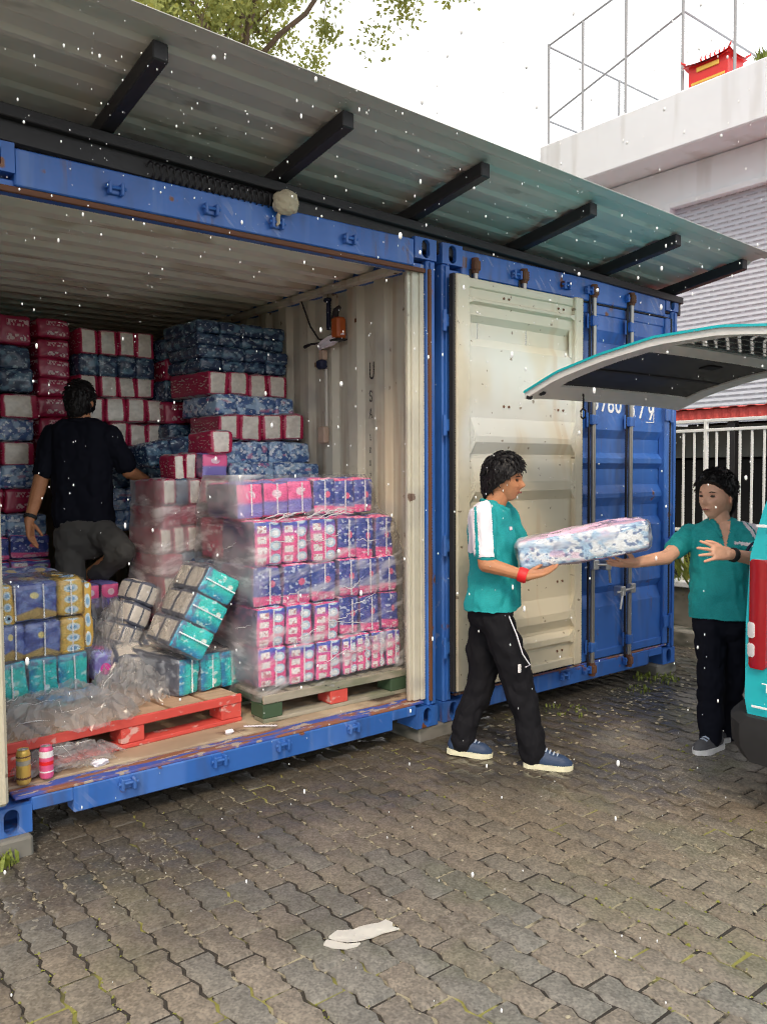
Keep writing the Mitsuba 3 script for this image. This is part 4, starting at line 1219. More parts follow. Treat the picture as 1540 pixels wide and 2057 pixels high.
def film_heap(name, label, cx, cy, z, rx, ry, h, seed, n=36, m='m_film', strands=10):
    """a crumpled heap of loose film"""
    gx, gy = np.meshgrid(np.linspace(-1, 1, n), np.linspace(-1, 1, n), indexing='ij')
    rad = np.sqrt(gx ** 2 + gy ** 2)
    a = np.arctan2(gy, gx)
    q = np.stack([gx * 2.4 + seed, gy * 2.4, 0 * gx], -1)
    edge = .78 + .35 * meshkit.noise(np.stack([np.cos(a) * 1.5 + seed, np.sin(a) * 1.5, 0 * a], -1), 4)
    hh = h * np.clip(1 - (rad / edge) ** 2, 0, 1) ** .6 * (.35 + 1.1 * meshkit.fbm(q, 3, 2))
    ridge = np.abs(meshkit.fbm(q * 2.6 + 5, 3, 6) - .5)
    ridge2 = np.abs(meshkit.noise(q * 6 + 2, 11) - .5)
    hh = hh + h * (1.1 * (.16 - ridge) + .45 * (.25 - ridge2)) * (hh > 0)
    x = cx + gx * rx + .05 * (meshkit.noise(q * 3, 8) - .5); y = cy + gy * ry + .05 * (meshkit.noise(q * 3, 9) - .5)
    v = np.stack([x, y, z + np.maximum(hh, .002)], -1).reshape(-1, 3)
    keep = (rad < edge).reshape(-1)
    i, j = np.meshgrid(np.arange(n - 1), np.arange(n - 1), indexing='ij'); k = (i * n + j).reshape(-1)
    f = np.vstack([np.c_[k, k + n, k + n + 1], np.c_[k, k + n + 1, k + 1]])
    f = f[keep[f].all(1)]
    t = thing(name, label, 'film')
    obj('sheet', trimesh.Trimesh(v, f, process=False), m, t, smooth=18)
    v2 = v.copy(); v2[:, 2] = z + (v2[:, 2] - z) * .5 + .004
    v2[:, 0] += .02
    obj('sheet', trimesh.Trimesh(v2, f, process=False), m, t, smooth=18)
    r = np.random.default_rng(int(seed * 10))
    st = []
    hm = v.reshape(n, n, 3)
    for _ in range(strands):
        i0, j0 = r.integers(6, n - 14), r.integers(6, n - 14)
        L = r.integers(4, 12); di, dj = r.normal(0, 1, 2); nn = math.hypot(di, dj)
        pts = []
        for s in range(5):
            ii, jj = int(np.clip(i0 + di / nn * L * s / 4, 0, n - 1)), int(np.clip(j0 + dj / nn * L * s / 4, 0, n - 1))
            if rad[ii, jj] < edge[ii, jj] * .95: pts.append(hm[ii, jj] + [0, 0, .003])
        if len(pts) > 2:
            st.append(tube(pts, r.uniform(.0008, .0024) * np.sin(np.linspace(.25, PI - .25, len(pts))), 4))
    if st: obj('crease', cat(*st), 'm_milky', t, smooth=True, kind='stuff')
    return t


film_heap('loose_film', 'heap of crumpled clear film over the left of the red pallet', .42, .50, .30, .40, .36, .14, 3.1, m='m_haze', strands=9)
film_heap('loose_film', 'crumpled clear film stuffed between the left stack and turquoise packs', .82, .64, .31, .20, .24, .17, 5.7, m='m_haze', strands=8)
film_heap('loose_film', 'tangle of grey film behind the slate bundle in the gap', .92, 1.22, .42, .24, .32, .26, 8.3, m='m_haze', strands=9)
film_heap('loose_film', 'wisp of clear film trailing over the container floor at left', .36, .26, .165, .26, .16, .09, 1.9, m='m_haze', strands=6)
ico = pack_mesh(.26, .16, .05, 2, 900)
bs = thing('blue_film', 'sheet of bright blue film below the left turquoise bundle', 'film')
mat('m_bluefilm', (.02, .26, .62), .25, clearcoat=.8)
g = film_heap.__code__ and None
gx, gy = np.meshgrid(np.linspace(-1, 1, 18), np.linspace(-1, 1, 12), indexing='ij')
v = np.stack([.58 + gx * .16, .77 + gy * .09, .325 + .03 * meshkit.fbm(np.stack([gx * 2, gy * 2, 0 * gx], -1), 3, 3)], -1).reshape(-1, 3)
k = (np.arange(17)[:, None] * 12 + np.arange(11)).reshape(-1)
fq = np.vstack([np.c_[k, k + 12, k + 13], np.c_[k, k + 13, k + 1]])
obj('sheet', trimesh.Trimesh(np.vstack([v, v - [0, 0, .002]]), np.vstack([fq, fq[:, ::-1] + len(v)]), process=False), 'm_bluefilm', bs, smooth=True)


# ================================================================== PALLETS, CANS, SCRAPS
def pallet(label, M, w, d, z0, m_top, m_face, m_block, mid=None, slats=6, hgt=.145):
    t = thing('pallet', label, 'pallet')
    def put(nm, b, m): return obj(nm, tf(b, M), m, t, smooth=30)
    tw = w / slats
    for k in range(slats):
        put('top_board', bx(k * tw + .012, (k + 1) * tw - .012, .016, d, hgt - .022, hgt, .003), m_top)
    put('edge_board', bx(0, w, -.002, .016, hgt - .045, hgt + .001, .004), m_face)
    for k, x in enumerate((0, w / 2 - .06, w - .12)):
        for y in (.004, d / 2 - .06, d - .12):
            put('block', bx(x, x + .12, y, y + .13, .022, hgt - .046, .004), mid if (k == 1 and mid) else m_block)
        put('stringer', bx(x, x + .12, .0, d, hgt - .045, hgt - .0225, .003), m_block)
    for y in (.0, d / 2 - .05, d - .1):
        put('bottom_board', bx(0, w, y, y + .10, .0, .021, .003), m_face)
    return t


FZ = .1615
pallet('red painted wooden pallet under turquoise packs and loose film', mv(.10, .235, FZ) @ rot([0, 0, 1], 4.0), 1.23, 1.05, 0, 'm_wood', 'm_redwood', 'm_redwood')
pallet('grey green wooden pallet with one red block under the wrapped load', mv(1.385, .195, FZ), .985, .86, 0, 'm_pale', 'm_pale', 'm_green', mid='m_redwood')
for x in ((1.0, .40), (.25, .9)): pass


def can(label, x, y, m, h=.150, rad=.029, bands_=()):
    prof = [(0.0, .004), (rad * .72, 0), (rad * .93, .006), (rad, .014), (rad, h - .018), (rad * .80, h - .005), (rad * .82, h), (rad * .76, h), (rad * .74, h - .004), (0, h - .004)]
    b = trimesh.creation.revolve(np.array(prof), sections=28)
    b.apply_translation([x, y, FZ + .002])
    t = thing('drink_can', label, 'can')
    obj('body', b, m, t, smooth=30)
    for z0, z1, bm_ in bands_:
        obj('label_band', tf(trimesh.creation.revolve(np.array([(rad * .99, z0), (rad * 1.012, z0), (rad * 1.012, z1), (rad * .99, z1), (rad * .99, z0)]), sections=28), mv(x, y, FZ + .002)), bm_, t, smooth=30)
    obj('lid', tf(trimesh.creation.cylinder(rad * .75, .003, sections=20), mv(x, y, FZ + h - .001)), 'm_steel', t)
    obj('tab', bx(x - .007, x + .007, y - .012, y + .008, FZ + h + .001, FZ + h + .004, .001), 'm_steel', t)


can('tall gold drink can on the container floor edge', .165, .115, 'm_goldcan', bands_=((.025, .034, 'm_rust'), (.085, .105, 'm_pale'), (.118, .124, 'm_rust')))
can('pink drink can beside the gold one on the floor edge', .262, .125, 'm_pinkcan', .142, bands_=((.095, .122, 'm_lens'), (.03, .036, 'm_lens'), (.062, .078, 'm_wrist')))
for k, (x, y, s, m, lb) in enumerate([(.50, .135, .030, 'm_whitecloth', 'crumpled white paper scrap near the pink can on the floor'), (1.16, .16, .02, 'm_whitecloth', 'tiny white paper scrap on the floor before the red pallet')]):
    ico = trimesh.creation.icosphere(2, s); v = np.array(ico.vertices)
    ico.vertices = v * (1 + 1.1 * (meshkit.noise(v * 60 + k * 7, 2) - .5))[:, None] * [1.3, .8, .55]; ico.apply_translation([x, y, FZ + .013])
    obj('paper_scrap', ico, m, smooth=25, label=lb, cat='scrap')
tape = tube([(1.28, .22, FZ + .003), (1.36, .17, FZ + .004), (1.42, .12, FZ + .003)], .012, 6); v = np.array(tape.vertices); v[:, 2] = FZ + .002 + (v[:, 2] - FZ) * .12; tape.vertices = v
obj('tape_strip', tape, 'm_whitecloth', label='white tape strip stuck to the floor between the pallets', cat='tape')

# wet scrap of plastic on the paving
prof = np.array([(-.11, -.012), (-.085, .03), (-.03, .035), (.01, .062), (.05, .068), (.08, .088), (.10, .07), (.098, .045), (.122, .035), (.07, .016), (.03, -.01), (-.02, -.032), (-.05, -.04), (-.075, -.03)])
pp = Polygon(prof).buffer(.006).buffer(-.003)
tri = trimesh.creation.extrude_polygon(pp, .003, engine='earcut').subdivide_to_size(.012)
v = np.array(tri.vertices); v[:, 2] += .010 * meshkit.fbm(np.c_[v[:, :2] * 22, 0 * v[:, 0]], 3, 3) + .002
ca, sa = math.cos(-.66), math.sin(-.66)
tri.vertices = np.c_[v[:, 0] * ca - v[:, 1] * sa + .825, v[:, 0] * sa + v[:, 1] * ca - 1.39, v[:, 2] + GZ]
sc_ = obj('plastic_scrap', tri, 'm_scrap', smooth=40, label='wet whitish plastic scrap lying on the foreground paving', cat='scrap')
fl = trimesh.creation.extrude_polygon(Polygon([(-.118, -.02), (-.125, -.045), (-.095, -.062), (-.055, -.068), (-.02, -.055), (-.01, -.04), (-.05, -.045), (-.09, -.028)]).buffer(.004), .002, engine='earcut'); v = np.array(fl.vertices)
fl.vertices = np.c_[v[:, 0] * ca - v[:, 1] * sa + .825, v[:, 0] * sa + v[:, 1] * ca - 1.39, v[:, 2] + GZ + .003]
obj('torn_flap', fl, 'm_scrap', sc_)

# ================================================================== PEOPLE
Rv, Fv, Zv = np.array([.779, -.627, 0]), np.array([.627, .779, 0]), np.array([0, 0, 1.0])


def frame(G):
    G = np.array(G)
    return lambda a, b, c: G + a * Rv + b * Fv + c * Zv


def smooth_mesh(m, edge, it=8, lam=.5):
    t = from_mf(m.refine_to_length(edge))
    t.merge_vertices()
    trimesh.smoothing.filter_taubin(t, lamb=lam, nu=.53, iterations=it)
    return t


def chain(pts, rads):
    return [hull(ball(p, a), ball(q, b)) for p, q, a, b in zip(pts[:-1], pts[1:], rads[:-1], rads[1:])]


def torso(secs, side):
    """secs: (centre, half width, half depth); side: unit vector across the shoulders"""
    out = []
    bs = [hull(ball(c - side * max(w - d, .001), d), ball(c + side * max(w - d, .001), d)) for c, w, d in secs]
    for a, b in zip(bs[:-1], bs[1:]):
        out.append(hull(a, b))
    return out


def unit(v):
    v = np.asarray(v, float); return v / np.linalg.norm(v)


def hand(wrist, d, n, s, curl=.5, spread=.12, size=1.0, tw=0.35):
    """d towards the fingertips, n the palm's normal (fingers curl towards it), s the thumb's side"""
    d, n = unit(d), unit(n); s = unit(np.asarray(s) - np.dot(s, d) * d); n = unit(np.cross(s, d)) * (1 if np.dot(np.cross(s, d), n) > 0 else -1)
    k = size
    ms = []
    kn = [wrist + d * .085 * k + s * (.030 - .020 * i) * k + d * (-.004, .002, 0, -.008)[i] * k for i in range(4)]
    ms.append(hull(ball(wrist + s * .016 * k, .021 * k, 12), ball(wrist - s * .014 * k, .020 * k, 12), ball(kn[0], .0125 * k, 12), ball(kn[3], .0115 * k, 12), ball(kn[1] - n * .002, .0125 * k, 12)))
    L = (.072, .080, .074, .058)
    for i in range(4):
        a = curl * (.55 + .12 * i) * (1 if i else .85)
        dd = unit(d + s * spread * (1.5 - i) * .9)
        p = kn[i]; pts = [p]
        for j, fr in enumerate((.44, .32, .24)):
            aa = a * (.7, 1.5, 2.1)[j]
            p = p + (dd * math.cos(aa) + n * math.sin(aa)) * L[i] * fr * k; pts.append(p)
        ms += chain(pts, [.0098 * k, .0088 * k, .0078 * k, .0066 * k])
    b0 = wrist + d * .022 * k + s * .022 * k + n * .006
    t1 = b0 + (s * .72 + d * .62 + n * tw) * .036 * k
    t2 = t1 + (s * .42 + d * .85 + n * tw) * .030 * k
    t3 = t2 + (s * .22 + d * .95 + n * (tw + .1)) * .025 * k
    ms += chain([b0, t1, t2, t3], [.0155 * k, .0115 * k, .0098 * k, .0076 * k])
    return ms


def head_mesh(c, fwd, up, k=1.0):
    """c: centre of the head; face modelled in head coordinates x right, y forward, z up (metres)"""
    t = trimesh.creation.icosphere(5, 1.0); v = np.array(t.vertices)
    x, y, z = v.T
    w = .076 * np.where(z > 0, 1.0, 1 - .30 * np.abs(z) ** 1.6)
    px, py, pz = x * w, y * np.where(y > 0, .090, .102), z * np.where(z > 0, .112, .118)
    py = py + .012 * np.clip(-z, 0, 1) * (y > -.2) - .035 * np.clip(-z - .15, 0, 1) * (y < 0.1) * (1 - np.clip(y, 0, 1))
    g = lambda cx, cz, sx, sz: np.exp(-((px - cx) / sx) ** 2 - ((pz - cz) / sz) ** 2) * (y > .15)
    py = py + .020 * g(0, -.025, .013, .016) + .012 * g(0, -.008, .009, .022) + .006 * g(0, .022, .045, .010)
    py = py - .010 * (g(-.032, .004, .016, .011) + g(.032, .004, .016, .011))
    py = py + .006 * (g(-.034, -.028, .020, .018) + g(.034, -.028, .020, .018))
    py = py + .007 * g(0, -.058, .022, .006) + .006 * g(0, -.069, .019, .006) - .004 * g(0, -.063, .022, .0025)
    py = py + .009 * g(0, -.098, .022, .016)
    t.vertices = np.c_[px, py, pz] * k
    return t


def head_frame(c, fwd, up=(0, 0, 1)):
    f = unit(fwd); u = unit(np.asarray(up) - np.dot(up, f) * f); r_ = np.cross(f, u)
    M = np.eye(4); M[:3, 0], M[:3, 1], M[:3, 2], M[:3, 3] = r_, f, u, c
    return M


def wrinkle(t, amp, sc, seed):
    n = np.array(t.vertex_normals); v = np.array(t.vertices)
    q = v * np.array(sc) + seed
    t.vertices = v + n * (amp * 2 * (meshkit.fbm(q, 3, 2) - .5) - amp * 1.2 * np.maximum(0, .18 - np.abs(meshkit.fbm(q * .8 + 7, 2, 4) - .5)) * 4)[:, None]
    return t


def person(label, skin, hc, hfwd, hup, body, hands, shirt, shirt_m, legs_m, legs, hair_cut, hair_seed, name='person', k=1.0, eyes=True, hair=(.010, .012)):
    """body: list of Manifolds (neck, arms, inner trunk, legs); one continuous skin mesh"""
    key = numbered(name)
    M = head_frame(np.asarray(hc), hfwd, hup)
    base = smooth_mesh(union(body + hands), .009, 5)
    hm = head_mesh(None, None, None, k)
    ears = []
    for s in (-1, 1):
        e = trimesh.creation.icosphere(3, 1.0); e.apply_scale([.009 * k, .019 * k, .031 * k]); e.apply_transform(rot([0, 0, 1], -22 * s)); e.apply_translation([.076 * s * k, -.012 * k, -.010 * k]); ears.append(to_mf(e))
    hd = union([to_mf(hm)] + ears)
    hd = hd.transform(M[:3, :4])
    whole = union([to_mf(base), hd])
    w = from_mf(whole)
    scene[key] = mikit.ply(w, skin, smooth=50); say(key, label, 'person')
    if eyes:
        for s in (-1, 1):
            e = trimesh.creation.icosphere(2, .0105 * k); e.apply_scale([1.25, .7, .55]); e.apply_translation([.031 * s * k, .0775 * k, .004 * k])
            obj('eye', tf(e, M), 'm_eye', key, smooth=True)
            b = tube([(.016 * s * k, .0885 * k, .021 * k), (.032 * s * k, .0855 * k, .026 * k), (.048 * s * k, .0735 * k, .021 * k)], [.0022, .0032, .0016], 6)
            obj('eyebrow', tf(b, M), 'm_hair', key, smooth=True)
        lp = tube([(-.021 * k, .0865 * k, -.064 * k), (0, .0975 * k, -.061 * k), (.021 * k, .0865 * k, -.064 * k)], [.002, .0052, .002], 8)
        obj('lips', tf(lp, M), 'm_lips', key, smooth=True)
    # hair: a swollen cap cut along the hairline
    h = head_mesh(None, None, None, k); v = np.array(h.vertices)
    d = v / np.linalg.norm(v, axis=1, keepdims=True)
    lift = hair[0] + hair[1] * np.clip(d[:, 2], 0, 1) + .012 * (meshkit.fbm(d * [7, 7, 4] + hair_seed, 3, 2) - .42)
    h.vertices = v + d * (lift * k)[:, None]
    hmf = to_mf(h)
    for (pn, off) in hair_cut:
        hmf = hmf.trim_by_plane([float(q) for q in unit(pn)], float(off * k))
    hmf = hmf.transform(M[:3, :4])
    hs = from_mf(hmf.refine_to_length(.01))
    hk = obj('hair', wrinkle(hs, .003, [90, 90, 40], 3), 'm_hair', key, smooth=40)
    rr = np.random.default_rng(int(hair_seed * 10) + 3)
    tufts = []
    hv = np.array(h.vertices)
    ok = np.ones(len(hv), bool)
    for (pn, off) in hair_cut: ok &= (hv @ unit(pn)) > off * k + .004
    for i in rr.choice(np.nonzero(ok)[0], 260):
        p = hv[i]; o = unit(p); dn = unit(np.array([0, .30, -.85]) + rr.normal(0, .22, 3)); dn = unit(dn - .85 * np.dot(dn, o) * o + .18 * o)
        tufts.append(tube([p - o * .006, p + dn * .014, p + dn * .030 - o * .003], [.0055, .0042, .0010], 4))
    obj('hair_tuft', tf(cat(*tufts), M), 'm_hair', hk, smooth=True, kind='stuff')
    st = smooth_mesh(union(shirt), .009, 9)
    obj('shirt', wrinkle(st, .010, [15, 15, 9], 5), shirt_m, key, smooth=60)
    lt_ = smooth_mesh(union(legs), .012, 7)
    obj('trousers', wrinkle(lt_, .013, [13, 13, 10], 9), legs_m, key, smooth=60)
    return key


def shoe(parent, heel, toe, m_up, m_sole, h=.075, w=.043, laces=True):
    heel, toe = np.asarray(heel, float), np.asarray(toe, float)
    d = toe - heel; L = np.linalg.norm(d); d = unit(d); s = unit(np.cross(d, Zv)); u = np.cross(s, d)
    pt = lambda f, q, z: heel + d * f * L + s * q + u * z
    up = [hull(ball(pt(.12, 0, .045), .036), ball(pt(.16, 0, h + .012), .031), ball(pt(.42, 0, .048), .040)), hull(ball(pt(.18, 0, h + .01), .030), ball(pt(.50, 0, .06), .033), ball(pt(.45, 0, .035), .042)), hull(ball(pt(.45, 0, .042), w), ball(pt(.80, .004, .034), w * .95), ball(pt(.93, .004, .030), .026))]
    mm = union(up); mm = mm.trim_by_plane([float(q) for q in u], float(np.dot(u, heel) + .014))
    sh_ = obj('shoe', smooth_mesh(mm, .012, 3), m_up, parent, smooth=50)
    foot = []
    for f, q in ((.0, .55), (.08, .85), (.3, .86), (.45, .92), (.68, 1.12), (.86, .95), (.97, .55), (1.02, .1)):
        foot.append((f * L, q * w * 1.08))
    poly = Polygon([(a, b) for a, b in foot] + [(a, -b) for a, b in foot[::-1]]).buffer(.006)
    so = trimesh.creation.extrude_polygon(poly, .026, engine='earcut')
    M = np.eye(4); M[:3, 0], M[:3, 1], M[:3, 2], M[:3, 3] = d, s, u, heel
    obj('sole', tf(so, M), m_sole, sh_, smooth=30)
    if laces:
        obj('lace', cat(*[tube([pt(f, -.022, zf), pt(f + .02, 0, zf + .010), pt(f, .022, zf)], .0045, 5) for f, zf in ((.46, .092), (.54, .084), (.62, .076), (.70, .068))]), 'm_lace', sh_, smooth=True)
    return sh_


def cuff(parent, nm, p, d, r_, w, m):
    d = unit(d)
    return obj(nm, tube([np.asarray(p) - d * w / 2, np.asarray(p) - d * w * .3, np.asarray(p) + d * w * .3, np.asarray(p) + d * w / 2], [r_ * .97, r_ * 1.06, r_ * 1.06, r_ * .97], 18), m, parent, smooth=40)


# ---------------------------------------------------------------- the man carrying the pack
f = frame((2.443, -.519, GZ))
side = unit(f(-.137, -.10, 0) - f(.02, .22, 0))          # towards his right
fw = unit(.93 * Rv - .36 * Fv)
neck, chest, belly, pelv = f(-.052, .06, 1.395), f(-.058, .06, 1.24), f(-.045, .045, 1.02), f(-.052, .04, .86)
rsh, rel, rwr = f(-.115, -.085, 1.335), f(-.115, -.175, 1.085), f(.085, -.235, 1.030)
lsh, lel, lwr = f(.035, .215, 1.33), f(.135, .235, 1.135), f(.26, .12, 1.075)
hc = f(.012, .055, 1.518)
hd_r = hand(rwr, unit(Rv * .95 + Zv * .20), Zv, -Fv * -.7 + Zv * .1, curl=.30, spread=.16, tw=.15)
hd_l = hand(lwr, unit(Rv * .9 - Fv * .3 - Zv * .05), Zv, -Fv, curl=.35)
knees = [f(.075, -.06, .45), f(-.10, .12, .41)]
hips = [f(-.045, -.040, .79), f(-.065, .115, .79)]
anks = [f(.150, -.085, .135), f(-.215, .105, .125)]
body = torso([(chest + Zv * .06, .155, .085), (chest, .150, .095), (belly, .135, .095), (pelv, .14, .095)], side)
body += chain([neck - Zv * .04, hc - Zv * .05 - fw * .01], [.058, .056]) + chain([rsh, rel, rwr], [.052, .041, .027]) + chain([lsh, lel, lwr], [.052, .041, .027])
body += [hull(ball(neck - Zv * .04, .05), ball(rsh, .045), ball(lsh, .045), ball(chest, .06))]
for h_, k_, a_ in zip(hips, knees, anks): body += chain([h_, k_, a_], [.075, .052, .038])
shirt = torso([(chest + Zv * .075, .165, .098), (chest, .172, .112), (belly + Zv * .06, .165, .122), (belly - Zv * .06, .172, .130), (f(-.048, .04, .86), .190, .138), (f(-.045, .04, .74), .194, .140)], side)
shirt += [hull(ball(neck - Zv * .035, .066), ball(rsh, .060), ball(lsh, .060), ball(chest + Zv * .05, .09))]
shirt += chain([rsh, rsh + (rel - rsh) * .78], [.070, .066]) + chain([lsh, lsh + (lel - lsh) * .80], [.070, .064])
legs = torso([(f(-.052, .04, .93), .130, .090), (pelv, .140, .100), (f(-.05, .035, .79), .145, .105)], side)
legs += chain([hips[0], f(.015, -.052, .62), knees[0], f(.125, -.075, .22), f(.145, -.08, .085)], [.096, .098, .088, .078, .080])
legs += chain([hips[1], f(-.085, .12, .62), knees[1], f(-.175, .11, .22), f(-.205, .105, .085)], [.105, .100, .085, .076, .078])
shirt = [union(shirt).trim_by_plane([0, 0, 1.0], float(GZ + .822))]
p1 = person('person in turquoise polo shirt and black trousers carrying the long pale blue pack', 'm_skin_tan', hc, unit(fw + [0, 0, -.10]), (0, 0, 1), body, hd_r + hd_l, shirt, 'm_tealcloth', 'm_blackcloth', legs,
            [((0, -.66, .75), -.022)], 2.2, k=1.0, hair=(.020, .020))
shoe(p1, f(.105, -.075, .0), f(.335, -.14, .0), 'm_shoeblue', 'm_sole')
shoe(p1, f(-.285, .115, .012), f(-.06, .055, .0), 'm_shoeblue', 'm_sole')
cuff(p1, 'wristband', rwr - (rwr - rel) * .10, rwr - rel, .036, .045, 'm_wrist')
# white shoulder panel lies on the sleeve and shoulder


def patch_on(parent, nm, src_key_mesh, test, m, lift=.0035):
    v, fcs = np.array(src_key_mesh.vertices), np.array(src_key_mesh.faces)
    n = np.array(src_key_mesh.vertex_normals)
    keep = test(v[fcs].mean(1))
    if keep.sum() < 4: return
    q = trimesh.Trimesh(v + n * lift, fcs[keep], process=False); q.remove_unreferenced_vertices()
    q2 = q.copy(); q2.vertices = np.array(q2.vertices) - np.array(q.vertex_normals) * .002
    obj(nm, cat(q, q2), m, parent, smooth=60)


def shirt_mesh(key):
    d = scene[key + '__shirt']; w = meshkit.WRITTEN[d['filename']]
    t = trimesh.Trimesh(w[0], w[1], process=False); t.merge_vertices(merge_norm=True, merge_tex=True); return t


sm1 = shirt_mesh(p1)
G1 = f(0, 0, 0)
loc = lambda v: ((v - G1) @ Rv, (v - G1) @ Fv, v[:, 2] - GZ)


def t1(v):
    a, b, c = loc(v)
    ax = -.118 + (1.33 - c) * .02
    return (np.abs(a - ax) < .036) & (b < .02) & (c > 1.125) & (c < 1.44)


patch_on(p1, 'white_panel', sm1, t1, 'm_whitecloth')
patch_on(p1, 'piping', sm1, lambda v: (np.abs(loc(v)[0] + .176) < .009) & (loc(v)[1] < .03) & (loc(v)[2] > 1.13) & (loc(v)[2] < 1.42), 'm_whitecloth')
patch_on(p1, 'chest_print', sm1, lambda v: (np.abs(loc(v)[0] - .045) < .016) & (loc(v)[1] < .05) & (np.abs(loc(v)[2] - 1.255) < .008), 'm_whitecloth')
obj('collar', tube([neck + Fv * .02 - Rv * .055 + Zv * .01, neck - Fv * .058 - Rv * .02 - Zv * .005, neck - Fv * .045 + Rv * .05 - Zv * .03, neck + Fv * .01 + Rv * .085 - Zv * .05], [.012, .017, .016, .010], 8), 'm_tealcloth', p1, smooth=True)
obj('key_cord', tube([f(-.0, -.095, .84), f(.045, -.165, .72), f(.075, -.172, .62), f(.115, -.165, .56), f(.09, -.172, .55)], .0035, 6), 'm_whitecloth', p1, smooth=True)
obj('key_tag', bx(*[q for p in zip(f(.058, -.178, .545) - [.010, .004, .022], f(.058, -.178, .545) + [.010, .004, .022]) for q in p], .003), 'm_lens', p1)

# the pack that is handed over
A0, A1 = f(.072, -.10, 1.118), f(.672, -.20, 1.238)
dx = unit(A1 - A0); dy = unit(Fv - np.dot(Fv, dx) * dx); dz = np.cross(dx, dy)
ML = np.eye(4); ML[:3, 0], ML[:3, 1], ML[:3, 2] = dx, dy, dz; ML[:3, 3] = A0 - dz * .076 - dy * .06
bundle('long pale blue and white pack with a pink top held between two men', 'pale', 0, 0, 0, np.linalg.norm(A1 - A0) + .03, .24, .150, 1, M=ML, film=2, soft=dict(rnd=.020, bulge=.004, wr=.010, n=26))

# ---------------------------------------------------------------- the man reaching for it
f = frame((3.464, -1.16, GZ))
fw = unit(-.80 * Rv - .55 * Fv)
side = unit(np.cross(fw, Zv))                         # his right
neck, chest, belly, pelv = f(.048, .065, 1.285), f(.040, .06, 1.13), f(.036, .05, .93), f(.052, .045, .77)
rsh, rel, rwr = f(-.085, .16, 1.20), f(-.285, -.02, 1.085), f(-.505, -.16, 1.070)
lsh, lel, lwr = f(.160, -.03, 1.205), f(.155, -.235, 1.085), f(-.085, -.345, 1.135)
hc = f(.012, .055, 1.418)
hd_r = hand(rwr, unit(-Rv * .92 - Fv * .35 + Zv * .03), unit(Zv * .75 - Fv * .4), -Fv + Zv * .5, curl=.28, spread=.22, size=1.0)
hd_l = hand(lwr, unit(-Rv * .93 - Fv * .25 + Zv * .12), unit(Fv * .6 + Zv * .5 - Rv * .1), Zv * .9 + Fv * .3, curl=.30, spread=.26, size=1.0)
hips = [f(-.025, .05, .77), f(.13, .03, .77)]; knees = [f(-.015, .02, .40), f(.145, .11, .39)]; anks = [f(-.018, .02, .10), f(.155, .20, .09)]
sd2 = unit(Rv * .93 - Fv * .30)
body = torso([(chest + Zv * .05, .145, .085), (chest, .145, .092), (belly, .13, .095), (pelv, .135, .095)], sd2)
body += chain([neck - Zv * .04, hc - Zv * .045], [.056, .055]) + chain([rsh, rel, rwr], [.050, .040, .027]) + chain([lsh, lel, lwr], [.050, .041, .028])
body += [hull(ball(neck - Zv * .04, .05), ball(rsh, .045), ball(lsh, .045), ball(chest, .06))]
for h_, k_, a_ in zip(hips, knees, anks): body += chain([h_, k_, a_], [.072, .050, .036])
shirt = torso([(chest + Zv * .06, .160, .096), (chest, .165, .110), (belly + Zv * .05, .160, .120), (belly - Zv * .08, .168, .120), (f(.052, .045, .76), .178, .124), (f(.052, .045, .66), .180, .126)], sd2)
shirt += [hull(ball(neck - Zv * .035, .062), ball(rsh, .058), ball(lsh, .060), ball(chest + Zv * .05, .09))]
shirt += chain([rsh, rsh + (rel - rsh) * .62], [.068, .070]) + chain([lsh, lsh + (lel - lsh) * .62], [.068, .066])
legs = torso([(f(.05, .045, .84), .13, .09), (pelv, .138, .10), (f(.05, .045, .70), .140, .10)], sd2)
legs += chain([hips[0], knees[0], f(-.018, .02, .05)], [.092, .078, .068]) + chain([hips[1], knees[1], f(.152, .19, .05)], [.092, .076, .066])
shirt = [union(shirt).trim_by_plane([0, 0, 1.0], float(GZ + .735))]
p2 = person('person in turquoise polo reaching out both hands for the pack', 'm_skin', hc, unit(fw + [0, 0, -.05]), (0, 0, 1), body, hd_r + hd_l, shirt, 'm_tealcloth', 'm_navycloth', legs,
            [((0, -.70, .71), -.006)], 4.1, k=1.10, hair=(.014, .018))
shoe(p2, f(.055, .065, .0), f(-.125, -.065, .0), 'm_shoegrey', 'm_solewhite', h=.07, w=.040)
shoe(p2, f(.215, .27, .0), f(.055, .13, .0), 'm_shoegrey', 'm_solewhite', h=.07, w=.040)
cuff(p2, 'watch', lwr - (lwr - lel) * .14, lwr - lel, .035, .03, 'm_rubber')
sm2 = shirt_mesh(p2); G2 = f(0, 0, 0); G1 = G2
patch_on(p2, 'white_panel', sm2, lambda v: (np.abs(loc(v)[0] - .190) < .034) & (loc(v)[1] < .10) & (loc(v)[2] > 1.10) & (loc(v)[2] < 1.34), 'm_whitecloth')
patch_on(p2, 'piping', sm2, lambda v: (np.abs(loc(v)[0] - .138) < .008) & (loc(v)[1] < .06) & (loc(v)[2] > 1.10) & (loc(v)[2] < 1.31), 'm_whitecloth')
patch_on(p2, 'chest_print', sm2, lambda v: (np.abs(loc(v)[0] - .092) < .022) & (loc(v)[1] < .0) & (np.abs(loc(v)[2] - 1.165) < .008), 'm_whitecloth')
patch_on(p2, 'neck_opening', sm2, lambda v: (np.abs(loc(v)[0] - .030 - .1 * (loc(v)[2] - 1.2)) < .022 * (loc(v)[2] - 1.13) / .10) & (loc(v)[1] < .05) & (loc(v)[2] > 1.13) & (loc(v)[2] < 1.28), 'm_skin')
